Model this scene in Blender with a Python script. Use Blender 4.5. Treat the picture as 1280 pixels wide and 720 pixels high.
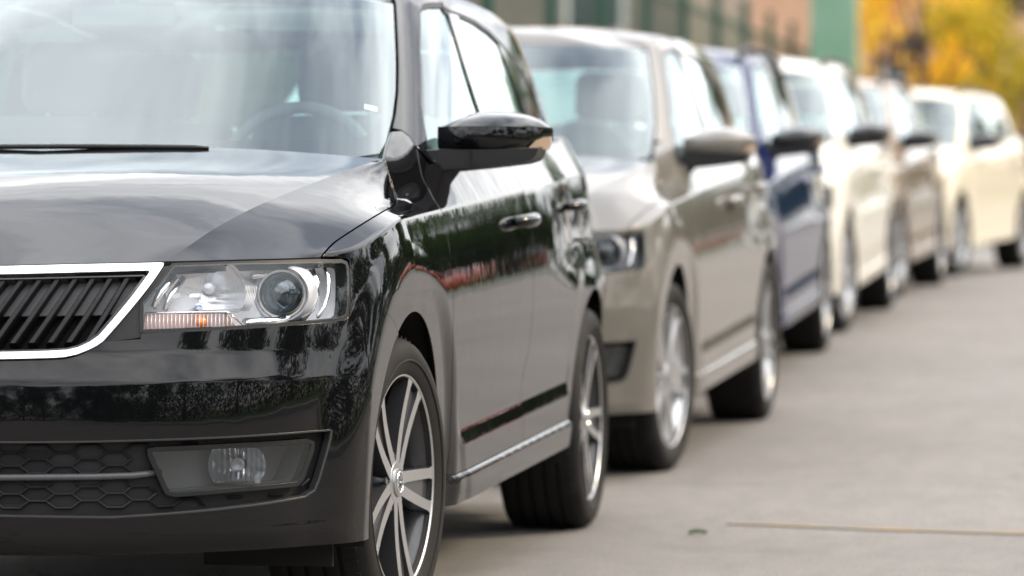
import bpy, bmesh, math, random
import numpy as np
from mathutils import Vector, Matrix
from mathutils.geometry import delaunay_2d_cdt
R = math.radians
random.seed(7); rng = np.random.default_rng(7)
for o in list(bpy.data.objects): bpy.data.objects.remove(o)
sc = bpy.context.scene
col = sc.collection

# ------------------------------------------------------------------ camera, sky, sun, exposure
FPX = 4800.0                       # focal length in photo pixels (135 mm on full frame)
YAW = R(9.6); PITCH = math.atan((360-269)/FPX)
CF = np.array([-math.sin(YAW)*math.cos(PITCH), math.cos(YAW)*math.cos(PITCH), -math.sin(PITCH)])
CR = np.array([math.cos(YAW), math.sin(YAW), 0.0]); CU = np.cross(CR, CF)
CAM = np.array([2.377, -6.917, 0.854])
cd = bpy.data.cameras.new('camera'); cam = bpy.data.objects.new('camera', cd); col.objects.link(cam)
cd.lens = FPX/1280*36; cd.sensor_width = 36; cd.clip_start = .1; cd.clip_end = 3000
cam.location = CAM
cam.matrix_world = Matrix(((CR[0], CU[0], -CF[0], CAM[0]), (CR[1], CU[1], -CF[1], CAM[1]), (CR[2], CU[2], -CF[2], CAM[2]), (0, 0, 0, 1)))
cd.dof.use_dof = True; cd.dof.focus_distance = 7.55; cd.dof.aperture_fstop = 3.4; cd.dof.aperture_blades = 0
sc.camera = cam

SUN_EL, SUN_AZ = R(38), R(66)      # azimuth from +Y towards +X
w = bpy.data.worlds.new('World'); sc.world = w; w.use_nodes = True
nt = w.node_tree; nt.nodes.clear()
def N(nt, t, **k):
    n = nt.nodes.new(t)
    for a, b in k.items(): setattr(n, a, b)
    return n
def L(nt, a, b): nt.links.new(a, b)
out = N(nt, 'ShaderNodeOutputWorld'); bg = N(nt, 'ShaderNodeBackground'); bg.inputs['Strength'].default_value = .1
sky = N(nt, 'ShaderNodeTexSky', sky_type='NISHITA', sun_disc=False, sun_elevation=SUN_EL, sun_rotation=SUN_AZ)
tc = N(nt, 'ShaderNodeTexCoord'); sep = N(nt, 'ShaderNodeSeparateXYZ'); L(nt, tc.outputs['Generated'], sep.inputs[0])
za = N(nt, 'ShaderNodeMath', operation='MAXIMUM'); L(nt, sep.outputs[2], za.inputs[0]); za.inputs[1].default_value = 0
zb = N(nt, 'ShaderNodeMath', operation='ADD'); L(nt, za.outputs[0], zb.inputs[0]); zb.inputs[1].default_value = .22
cmb = N(nt, 'ShaderNodeCombineXYZ')
for i in (0, 1):
    d = N(nt, 'ShaderNodeMath', operation='DIVIDE'); L(nt, sep.outputs[i], d.inputs[0]); L(nt, zb.outputs[0], d.inputs[1]); L(nt, d.outputs[0], cmb.inputs[i])
nz = N(nt, 'ShaderNodeTexNoise'); nz.inputs['Scale'].default_value = 1.5; nz.inputs['Detail'].default_value = 6; nz.inputs['Roughness'].default_value = .55; nz.inputs['Distortion'].default_value = .6
cmo = N(nt, 'ShaderNodeVectorMath', operation='ADD'); L(nt, cmb.outputs[0], cmo.inputs[0]); cmo.inputs[1].default_value = (7.7, 3.3, 1.0); L(nt, cmo.outputs[0], nz.inputs['Vector'])
cr = N(nt, 'ShaderNodeValToRGB'); cr.color_ramp.elements[0].position = .36; cr.color_ramp.elements[0].color = (3.2, 3.4, 3.8, 1)
cr.color_ramp.elements[1].position = .62; cr.color_ramp.elements[1].color = (13.5, 13.3, 13.0, 1)
L(nt, nz.outputs['Fac'], cr.inputs[0])
mx = N(nt, 'ShaderNodeMixRGB'); mx.inputs[0].default_value = .82; L(nt, sky.outputs[0], mx.inputs[1]); L(nt, cr.outputs[0], mx.inputs[2])
el = N(nt, 'ShaderNodeMath', operation='MULTIPLY_ADD'); L(nt, za.outputs[0], el.inputs[0]); el.inputs[1].default_value = 1.05; el.inputs[2].default_value = .84
sm_ = N(nt, 'ShaderNodeVectorMath', operation='SCALE'); L(nt, mx.outputs[0], sm_.inputs[0]); L(nt, el.outputs[0], sm_.inputs['Scale'])
L(nt, sm_.outputs[0], bg.inputs['Color']); L(nt, bg.outputs[0], out.inputs[0])

sl = bpy.data.lights.new('sun', 'SUN'); so = bpy.data.objects.new('sun', sl); col.objects.link(so)
sl.energy = 1.5; sl.angle = R(12); sl.color = (1, .83, .58)
sd = Vector((math.sin(SUN_AZ)*math.cos(SUN_EL), math.cos(SUN_AZ)*math.cos(SUN_EL), math.sin(SUN_EL)))
so.rotation_euler = sd.to_track_quat('Z', 'Y').to_euler(); so.location = (20, 20, 30)
vs = sc.view_settings; vs.view_transform = 'Standard'; vs.look = 'None'; vs.gamma = 1; vs.use_curve_mapping = False
vs.exposure = 1.2
sc.cycles.max_bounces = 10; sc.cycles.transparent_max_bounces = 24; sc.cycles.glossy_bounces = 6
sc.cycles.sample_clamp_indirect = 6; sc.cycles.caustics_reflective = False

# ------------------------------------------------------------------ materials
def mat(name, colr, rough=.5, metal=0, coat=0, coatr=.03, spec=.5, noise=None, bump=None, emit=None):
    m = bpy.data.materials.new(name); m.use_nodes = True; t = m.node_tree; b = t.nodes['Principled BSDF']
    b.inputs['Base Color'].default_value = (*colr, 1); b.inputs['Roughness'].default_value = rough; b.inputs['Metallic'].default_value = metal
    b.inputs['Coat Weight'].default_value = coat; b.inputs['Coat Roughness'].default_value = coatr; b.inputs['Specular IOR Level'].default_value = spec
    if noise:                       # (scale, second colour, low, high)
        c = N(t, 'ShaderNodeTexCoord'); n = N(t, 'ShaderNodeTexNoise'); n.inputs['Scale'].default_value = noise[0]; n.inputs['Detail'].default_value = 6
        L(t, c.outputs['Object'], n.inputs['Vector'])
        r = N(t, 'ShaderNodeValToRGB'); r.color_ramp.elements[0].position = noise[2]; r.color_ramp.elements[1].position = noise[3]
        r.color_ramp.elements[0].color = (*colr, 1); r.color_ramp.elements[1].color = (*noise[1], 1)
        L(t, n.outputs['Fac'], r.inputs[0]); L(t, r.outputs[0], b.inputs['Base Color'])
    if bump:                        # (scale, strength, distance)
        c = N(t, 'ShaderNodeTexCoord'); n = N(t, 'ShaderNodeTexNoise'); n.inputs['Scale'].default_value = bump[0]; n.inputs['Detail'].default_value = 3
        L(t, c.outputs['Object'], n.inputs['Vector'])
        bp = N(t, 'ShaderNodeBump'); bp.inputs['Strength'].default_value = bump[1]; bp.inputs['Distance'].default_value = bump[2]
        L(t, n.outputs['Fac'], bp.inputs['Height']); L(t, bp.outputs[0], b.inputs['Normal'])
        if coat: L(t, bp.outputs[0], b.inputs['Coat Normal'])
    if emit: b.inputs['Emission Color'].default_value = (*emit[0], 1); b.inputs['Emission Strength'].default_value = emit[1]
    return m
def paint(name, c, metal=.0, flake=0):
    m = mat(name, c, .38, metal, 1.0, .012, spec=0.0)
    t = m.node_tree; b = t.nodes['Principled BSDF']; b.inputs['Coat IOR'].default_value = 1.42
    tcn = N(t, 'ShaderNodeTexCoord')
    # light film of dust: raises roughness in soft patches
    n = N(t, 'ShaderNodeTexNoise'); n.inputs['Scale'].default_value = 5; n.inputs['Detail'].default_value = 8; L(t, tcn.outputs['Object'], n.inputs['Vector'])
    r = N(t, 'ShaderNodeMapRange'); r.inputs[1].default_value = .4; r.inputs[2].default_value = .8; r.inputs[3].default_value = .012; r.inputs[4].default_value = .06
    L(t, n.outputs['Fac'], r.inputs[0]); L(t, r.outputs[0], b.inputs['Coat Roughness'])
    o = N(t, 'ShaderNodeTexNoise'); o.inputs['Scale'].default_value = 9; o.inputs['Detail'].default_value = 2; L(t, tcn.outputs['Object'], o.inputs['Vector'])
    bp = N(t, 'ShaderNodeBump'); bp.inputs['Strength'].default_value = .06; bp.inputs['Distance'].default_value = .01
    L(t, o.outputs['Fac'], bp.inputs['Height']); L(t, bp.outputs[0], b.inputs['Coat Normal'])
    return m
def glass(name, tint, boost=1.0, f0=.042, rough=.0):
    m = bpy.data.materials.new(name); m.use_nodes = True; t = m.node_tree; t.nodes.clear()
    o = N(t, 'ShaderNodeOutputMaterial'); g = N(t, 'ShaderNodeBsdfGlossy'); g.inputs['Roughness'].default_value = rough; g.inputs['Color'].default_value = (.90, .98, 1, 1)
    tr = N(t, 'ShaderNodeBsdfTransparent'); tr.inputs[0].default_value = (*tint, 1)
    geo = N(t, 'ShaderNodeNewGeometry'); dt = N(t, 'ShaderNodeVectorMath', operation='DOT_PRODUCT')
    L(t, geo.outputs['Normal'], dt.inputs[0]); L(t, geo.outputs['Incoming'], dt.inputs[1])
    ab = N(t, 'ShaderNodeMath', operation='ABSOLUTE'); L(t, dt.outputs['Value'], ab.inputs[0])
    s1 = N(t, 'ShaderNodeMath', operation='SUBTRACT', use_clamp=True); s1.inputs[0].default_value = 1; L(t, ab.outputs[0], s1.inputs[1])
    p = N(t, 'ShaderNodeMath', operation='POWER'); L(t, s1.outputs[0], p.inputs[0]); p.inputs[1].default_value = 5
    ma = N(t, 'ShaderNodeMath', operation='MULTIPLY_ADD', use_clamp=True); L(t, p.outputs[0], ma.inputs[0]); ma.inputs[1].default_value = (1-f0)*boost; ma.inputs[2].default_value = f0*boost
    mx = N(t, 'ShaderNodeMixShader'); L(t, ma.outputs[0], mx.inputs[0]); L(t, tr.outputs[0], mx.inputs[1]); L(t, g.outputs[0], mx.inputs[2]); L(t, mx.outputs[0], o.inputs[0])
    return m
M = dict(
 black=paint('paint_black', (.0035, .0035, .0042)), beige=paint('paint_silver_beige', (.15, .138, .122), .35), blue=paint('paint_blue', (.005, .012, .062), .1),
 white=paint('paint_white', (.66, .63, .56)), grey=paint('paint_grey', (.27, .21, .16), .3), black2=paint('paint_mirror_shade', (.012, .012, .013)), white2=paint('paint_warm_white', (.68, .62, .50)), red=paint('paint_red', (.60, .085, .02)),  # the second black holds the underside shade of the rear cars' mirrors
 plastic=mat('black_plastic', (.011, .011, .012), .5, spec=.35, bump=(900, .15, .0006)), gloss=mat('gloss_black', (.008, .008, .009), .06, coat=.5),
 matte=mat('dark_void', (.006, .006, .006), .9), rubber=mat('tyre_rubber', (.012, .0115, .0115), .75, spec=.22, bump=(120, .2, .002), noise=(9, (.024, .022, .021), .45, .8)),
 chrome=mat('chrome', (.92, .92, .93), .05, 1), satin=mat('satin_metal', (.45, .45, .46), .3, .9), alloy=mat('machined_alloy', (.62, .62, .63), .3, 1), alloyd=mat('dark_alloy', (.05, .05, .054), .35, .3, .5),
 silver=mat('silver_alloy', (.62, .62, .63), .3, .85), disc=mat('brake_disc', (.16, .15, .145), .4, 1, noise=(30, (.2, .17, .15), .4, .7)),
 lampsil=mat('lamp_reflector', (.86, .87, .9), .16, 1), lampbowl=mat('lamp_bowl', (.84, .85, .88), .26, .75), lampgrey=mat('lamp_bezel', (.66, .67, .70), .3, .3), lampwhite=mat('lamp_housing', (.86, .87, .89), .4), amber=mat('amber_bulb', (.9, .22, .01), .2, 0, 1), bulb=mat('bulb_glass', (.55, .58, .75), .1, .3),
 redrib=mat('amber_reflector', (.40, .24, .20), .3, .4),
 cloth=mat('seat_cloth', (.20, .21, .22), .9), dash=mat('dash_plastic', (.13, .135, .14), .85), paper=mat('paper_tag', (.8, .8, .78), .7),
 frit=mat('frit_black', (.012, .011, .013), .8, spec=.1), glass=glass('windscreen_glass', (.78, .95, .92), 2.55), sideglass=glass('side_glass', (.62, .84, .79), 1.6), lens=glass('lamp_lens', (.96, .96, .97), .85), proj=glass('projector_lens', (.30, .34, .36), 2.2), foglens=glass('fog_lens', (.62, .63, .64), 1.6),
 green_post=mat('green_post_paint', (.008, .05, .03), .5), wire=mat('green_wire', (.015, .07, .04), .5),
)

# ------------------------------------------------------------------ object helpers
def link(name, me, m, parent=None, loc=None):
    o = bpy.data.objects.new(name, me); col.objects.link(o)
    if m is not None:
        if not me.materials: me.materials.append(None)
        for i in range(len(me.materials)):
            if me.materials[i] is None: me.materials[i] = M[m] if isinstance(m, str) else m
    if parent: o.parent = parent
    if loc is not None: o.location = loc
    return o
def mesh_from(name, v, f, normals=None, smooth=True):
    me = bpy.data.meshes.new(name); me.from_pydata([tuple(map(float, p)) for p in v], [], [tuple(map(int, t)) for t in f])
    me.polygons.foreach_set('use_smooth', [smooth]*len(me.polygons))
    if normals is not None: me.normals_split_custom_set_from_vertices([tuple(map(float, n)) for n in normals])
    me.update(); return me
def tag(o, label=None, cat=None, group=None, kind=None):
    for k, v in (('label', label), ('category', cat), ('group', group), ('kind', kind)):
        if v: o[k] = v
    return o
def empty(name, loc=(0, 0, 0), rz=0):
    o = bpy.data.objects.new(name, None); col.objects.link(o); o.location = loc; o.rotation_euler = (0, 0, rz); o.empty_display_size = .2; return o
class MB:
    """collects simple solids; build() links them as one mesh object"""
    def __init__(s): s.v = []; s.f = []
    def add(s, v, f): n = len(s.v); s.v += [tuple(p) for p in v]; s.f += [tuple(i+n for i in t) for t in f]; return s
    def box(s, c, d, rot=None):
        x, y, z = d[0]/2, d[1]/2, d[2]/2; v = [Vector((a*x, b*y, e*z)) for a in (-1, 1) for b in (-1, 1) for e in (-1, 1)]
        if rot: v = [rot @ p for p in v]
        v = [p+Vector(c) for p in v]
        return s.add(v, [(0, 1, 3, 2), (4, 6, 7, 5), (0, 4, 5, 1), (2, 3, 7, 6), (0, 2, 6, 4), (1, 5, 7, 3)])
    def bar(s, a, b, r0, r1=None, n=8, cap=True):
        a, b = Vector(a), Vector(b); r1 = r0 if r1 is None else r1
        q = (b-a).to_track_quat('Z', 'Y'); v = []
        for p, r in ((a, r0), (b, r1)):
            for i in range(n): t = 2*math.pi*i/n; v.append(p+q @ Vector((r*math.cos(t), r*math.sin(t), 0)))
        f = [(i, (i+1) % n, n+(i+1) % n, n+i) for i in range(n)]
        if cap: f += [tuple(range(n-1, -1, -1)), tuple(range(n, 2*n))]
        return s.add(v, f)
    def tube(s, pts, r, n=8):
        pts = [Vector(p) for p in pts]; v = []; f = []
        rr = r if hasattr(r, '__len__') else [r]*len(pts)
        for k, p in enumerate(pts):
            d = (pts[min(k+1, len(pts)-1)]-pts[max(k-1, 0)]); q = d.to_track_quat('Z', 'Y')
            for i in range(n): t = 2*math.pi*i/n; v.append(p+q @ Vector((rr[k]*math.cos(t), rr[k]*math.sin(t), 0)))
        for k in range(len(pts)-1):
            for i in range(n): f.append((k*n+i, k*n+(i+1) % n, (k+1)*n+(i+1) % n, (k+1)*n+i))
        f += [tuple(range(n-1, -1, -1)), tuple(range((len(pts)-1)*n, len(pts)*n))]
        return s.add(v, f)
    def lathe(s, prof, n=48, axis='x', loop=False):
        """prof: (radius, along) pairs"""
        v = []; f = []
        for i in range(n):
            t = 2*math.pi*i/n
            for r, h in prof:
                p = (r*math.cos(t), r*math.sin(t))
                v.append((h, p[0], p[1]) if axis == 'x' else ((p[0], h, p[1]) if axis == 'y' else (p[0], p[1], h)))
        k = len(prof)
        for i in range(n):
            j = (i+1) % n
            for a in range(k if loop else k-1):
                b = (a+1) % k; f.append((i*k+a, j*k+a, j*k+b, i*k+b))
        return s.add(v, f)
    def mesh(s, name, smooth=False, angle=None, fix=True):
        me = mesh_from(name, s.v, s.f, smooth=smooth)
        if fix:
            bm = bmesh.new(); bm.from_mesh(me); bmesh.ops.remove_doubles(bm, verts=bm.verts, dist=1e-6); bmesh.ops.recalc_face_normals(bm, faces=bm.faces); bm.to_mesh(me); bm.free()
        if angle: me.set_sharp_from_angle(angle=R(angle))
        return me
    def build(s, name, m, parent=None, smooth=False, angle=None, loc=None, bevel=None):
        o = link(name, s.mesh(name, smooth, angle), m, parent, loc)
        if bevel:
            b = o.modifiers.new('bevel', 'BEVEL'); b.width = bevel; b.segments = 3; b.limit_method = 'ANGLE'
        return o

# ------------------------------------------------------------------ photo pixel -> direction, used to trace outlines on the car body
def proj(P):
    q = np.asarray(P, float)-CAM; z = q@CF
    return np.stack([640+FPX*(q@CR)/z, 360-FPX*(q@CU)/z], -1)
def ray(px, py): return CF+(px-640)/FPX*CR+(360-py)/FPX*CU
def onX(px, py, x): v = ray(px, py); return CAM+v*(x-CAM[0])/v[0]
def onY(px, py, y): v = ray(px, py); return CAM+v*(y-CAM[1])/v[1]
def onZ(px, py, z=0.): v = ray(px, py); return CAM+v*(z-CAM[2])/v[2]
def sm(a, b, x): t = np.clip((x-a)/(b-a), 0, 1); return t*t*(3-2*t)
def lerp(a, b, t): return a+(b-a)*t

# ------------------------------------------------------------------ ground height (the street climbs gently)
_gy = np.array([-200, 3.5, 5.5, 8, 12.5, 17, 21, 25, 35, 60, 100, 3000]); _gz = np.array([0, 0, .012, .05, .165, .285, .355, .41, .50, .62, .7, .7])
_yy = np.linspace(-50, 150, 2001); _k = np.exp(-np.linspace(-2, 2, 41)**2); _k /= _k.sum()
_zz = np.convolve(np.interp(np.linspace(-52, 152, 2041), _gy, _gz), _k, 'valid')
_zz -= np.interp(0, _yy, _zz)
def gz(y): return float(np.interp(y, _yy, _zz))

# ------------------------------------------------------------------ car body: two analytic shells (lower body 'belt', glasshouse 'house')
WH, RX = .853, .302                # half width, tyre radius
FW, RW = .86, 3.44                 # wheel stations
def sup_quarter(W, D, n, m=3000):
    t = np.linspace(0, np.pi/2, m); x = W*np.sin(t)**(2/n); y = D-D*np.cos(t)**(2/n)
    gx = (x/W)**(n-1)/W; gy = -((D-y)/D)**(n-1)/D; l = np.hypot(gx, gy); return x, y, gx/l, gy/l
_x1, _y1, _a1, _b1 = sup_quarter(WH, .85, 2.6)
_ys = np.linspace(.852, 3.35, 1500); _xs = np.full_like(_ys, WH)
_x2, _y2, _a2, _b2 = sup_quarter(WH, .95, 3.0); _x2, _y2, _a2, _b2 = _x2[::-1], 4.30-_y2[::-1], _a2[::-1], -_b2[::-1]
BX = np.concatenate([_x1, _xs, _x2]); BY = np.concatenate([_y1, _ys, _y2]); NXt = np.concatenate([_a1, np.ones_like(_ys), _a2]); NYt = np.concatenate([_b1, 0*_ys, _b2])
BU = np.concatenate([[0], np.cumsum(np.hypot(np.diff(BX), np.diff(BY)))])
_keep = np.concatenate([[True], np.diff(BU) > 1e-7]); BX, BY, NXt, NYt, BU = BX[_keep], BY[_keep], NXt[_keep], NYt[_keep], BU[_keep]
U1 = float(np.interp(.852, BY[:4000], BU[:4000])); UEND = BU[-1]
def uy(y): return U1+(y-.852) if .85 <= y <= 3.35 else float(np.interp(y, BY, BU))
def etab(pts, n=1600):
    q = np.array([p[0] for p in pts])[::-1]; e = np.array([p[1] for p in pts])[::-1]
    g = np.linspace(q[0], q[-1], n); return g, np.tan(np.radians(np.interp(g, q, e)))
_qs, _ts = etab([(1.02, 15), (1.0, 15), (.86, 9), (.74, 4), (.62, 1), (.45, -2.5), (.30, -4), (.173, -5), (.170, 15), (.113, 13), (.110, -4), (.011, -4), (.0095, 60), (.0005, 60), (-.001, -2), (-.12, -16), (-.3, -50)])
_Sd = -np.concatenate([[0], np.cumsum(.5*(_ts[1:]+_ts[:-1])*np.diff(_qs))])*.6; _Sd -= np.interp(1.0, _qs, _Sd)
_qn, _tn = etab([(1.02, 15), (1.0, 15), (.86, 9), (.74, 4), (.62, 1), (.45, -2.5), (.30, -3), (.17, -1), (.11, -1), (.011, -4), (.0095, 60), (.0005, 60), (-.001, -2), (-.12, -16), (-.3, -50)])
_Sn = -np.concatenate([[0], np.cumsum(.5*(_tn[1:]+_tn[:-1])*np.diff(_qn))])*.6; _Sn -= np.interp(1.0, _qn, _Sn)
_zf, _tf = etab([(.95, 60), (.82, 50), (.765, 32), (.70, 17), (.60, 14), (.59, 24), (.543, 28), (.539, 6), (.48, 2), (.44, -1), (.30, -2), (.295, 0), (.25, -5), (.235, -20), (.20, -60), (.1, -70)])
_Fd = -np.concatenate([[0], np.cumsum(.5*(_tf[1:]+_tf[:-1])*np.diff(_zf))]); _Fd -= np.interp(.45, _zf, _Fd)
QS = .6                            # one unit of q is about 0.6 m of height
def zlines(y):
    zc = .864+.0442*(y-1.19)-.05*sm(.85, .42, y); zs = .277+.0234*(y-1.3); return zc, zs
def belt(u, q):
    u = np.asarray(u, float); q = np.asarray(q, float); s = np.where(u < 0, -1., 1.); a = np.abs(u)
    x0 = np.interp(a, BU, BX); y0 = np.interp(a, BU, BY); nx = np.interp(a, BU, NXt); ny = np.interp(a, BU, NYt)
    zc, zs = zlines(y0); h = zc-zs; qq = np.minimum(q, 1.0); z = zs+h*qq
    box = sm(1.36, 1.42, y0+.35*(qq-.14))*sm(2.99, 2.93, y0)
    dS = -.017+lerp(np.interp(qq, _qn, _Sn), np.interp(qq, _qs, _Sd), box)
    dF = np.interp(z, _zf, _Fd)
    wt = sm(.50, 1.15, a)
    d = lerp(dF, dS, wt)
    t = np.maximum(q-1, 0)*QS
    for wy in (FW, RW):
        r = np.hypot(y0-wy, z-RX); ro = np.where((y0 < wy) & (wy < 1), .545, .505); wf = np.where(r < .42, 1, 1-sm(0, 1, (r-.42)/(ro-.42)))
        tgt = np.clip((.860-x0)/np.maximum(nx, .3), 0, .048)-.06*(.70-z)*(z < .70)
        if wy > 1: tgt = .007-.06*(.70-z)*(z < .70)+0*x0
        d = np.where(q <= 1.0, lerp(d, tgt, wf), d)
    d = d-.065*np.maximum(y0-2.5, 0)**2*np.clip(1.6-(y0-2.5), 0, 1)*sm(.64, .80, z)*np.where(a < UEND-.9, 1, np.clip((UEND-a)/.9, 0, 1))
    fr = sm(1.08, 1.52, y0)
    e0 = lerp(R(67), R(29), fr); e1 = lerp(R(22), R(29), fr); k = 14; dz = 0*t; di = 0*t
    for i in range(k):
        sI = (i+.5)/k*t; e = lerp(e0, e1, sm(.055, .105, sI)); dz = dz+np.cos(e)*t/k; di = di+np.sin(e)*t/k
    d = d-di; z = z+dz
    return np.stack([s*(x0+nx*d), y0+ny*d, z], -1)
def q_of(y, z):
    zc, zs = zlines(y); return (z-zs)/(zc-zs)
TB = .105                          # length of the shoulder between crease and window sill
QB = 1+TB/QS
def zbelt(y): return float(belt(uy(y), QB)[2])

def hw(z): return .783-.31*(z-1.0)-.25*np.maximum(z-1.15, 0)**2-6*np.maximum(z-1.355, 0)**2
def hyc(z): return 1.10+(z-1.0)*1.68+.5*np.maximum(z-1.2, 0)**2
def hye(z): return 4.17-.55*(z-1.0)-1.6*np.maximum(z-1.15, 0)**2
HD = .75
_hx, _hy, _, _ = sup_quarter(1, 1, 2.8, 4000); _hl = np.concatenate([[0], np.cumsum(np.hypot(np.diff(_hx), np.diff(_hy)))]); _hl /= _hl[-1]
_rx, _ry, _, _ = sup_quarter(1, 1, 3.2, 4000); _rl = np.concatenate([[0], np.cumsum(np.hypot(np.diff(_rx), np.diff(_ry)))]); _rl /= _rl[-1]
def house(u, z):
    u = np.asarray(u, float); z = np.asarray(z, float); s = np.where(u < 0, -1., 1.); a = np.abs(u)
    wz, yc, ye = hw(z), hyc(z), hye(z); y0 = yc+HD; yr = ye-.48
    uf = np.clip(a, 0, 1); um = np.clip(a-1, 0, 1); ur = np.clip(3-a, 0, 1)
    x = np.where(a < 1, np.interp(uf, _hl, _hx), np.where(a < 2, 1., np.interp(ur, _rl, _rx)))
    y = np.where(a < 1, yc+HD*np.interp(uf, _hl, _hy), np.where(a < 2, lerp(y0, yr, um), ye-.48*np.interp(ur, _rl, _ry)))
    tp = 1-.12*np.maximum(y-2.0, 0)**2/4
    return np.stack([s*x*wz*tp, y, z+0*x], -1)
def hu_y(y, z):
    z = np.asarray(z, float); yc = hyc(z); y0 = yc+HD; yr = hye(z)-.48; ye = hye(z)
    return np.where(y < y0, np.interp((y-yc)/HD, _hy, _hl), np.where(y < yr, 1+(y-y0)/(yr-y0), 3-np.interp((ye-y)/.48, _ry, _rl)))
def nrm(f, a, b, h=.0015, hb=None):
    hb = hb or h
    du = f(a+h, b)-f(a-h, b); dv = f(a, b+hb)-f(a, b-hb); n = np.cross(du, dv); return n/np.maximum(np.linalg.norm(n, axis=-1, keepdims=True), 1e-12)
bn = lambda u, q: nrm(belt, u, q, .0012, .0016)
hn = lambda u, z: nrm(house, u, z, .002, .0015)
class Tracer:
    """finds the surface parameters seen at photo pixels (front-facing, nearest)"""
    def __init__(s, f, n, ua, ub, va, vb, nu=500, nv=160):
        s.f, s.n = f, n; U, V = np.meshgrid(np.linspace(ua, ub, nu), np.linspace(va, vb, nv)); s.U, s.V = U.ravel(), V.ravel()
        P = f(s.U, s.V); s.px = proj(P); nn = n(s.U, s.V); s.ok = ((CAM-P)*nn).sum(-1) > 0
    def __call__(s, pts):
        res = []
        for p in pts:
            d = np.hypot(*(s.px-np.array(p)).T)+np.where(s.ok, 0, 1e4); i = int(np.argmin(d)); x = np.array([s.U[i], s.V[i]])
            for _ in range(12):
                e = proj(s.f(x[0], x[1]))-p; h = 1e-4
                J = np.stack([(proj(s.f(x[0]+h, x[1]))-proj(s.f(x[0], x[1])))/h, (proj(s.f(x[0], x[1]+h))-proj(s.f(x[0], x[1])))/h], -1)
                try: st = np.linalg.solve(J, e)
                except np.linalg.LinAlgError: break
                st = np.clip(st, -.02, .02); x = x-st
                if np.abs(e).max() < .02: break
            res.append(x)
        return np.array(res)
TBelt = Tracer(belt, bn, 0, 4.2, -.15, 1.42)
THouse = Tracer(house, hn, 0, 2.6, .97, 1.41)

def resample(loop, d, scale):
    out = []; n = len(loop)
    for i in range(n):
        a, b = np.array(loop[i]), np.array(loop[(i+1) % n]); k = max(1, int(math.ceil(np.linalg.norm((b-a)*scale)/d)))
        out += [a+(b-a)*j/k for j in range(k)]
    return np.array(out)
def inside(pts, loop):
    x, y = pts[:, 0], pts[:, 1]; r = np.zeros(len(pts), bool); n = len(loop)
    for i in range(n):
        x1, y1 = loop[i]; x2, y2 = loop[(i+1) % n]
        c = (y1 > y) != (y2 > y)
        r ^= c & (x < (x2-x1)*(y-y1)/((y2-y1) if y2 != y1 else 1e-12)+x1)
    return r
def segdist(p, loop):
    a = loop; b = np.roll(loop, -1, 0); d = b-a; L2 = np.maximum((d**2).sum(1), 1e-12); best = np.full(len(p), 1e9)
    for i in range(len(a)):
        t = np.clip(((p-a[i])@d[i])/L2[i], 0, 1); best = np.minimum(best, np.hypot(*(p-a[i]-t[:, None]*d[i]).T))
    return best
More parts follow.
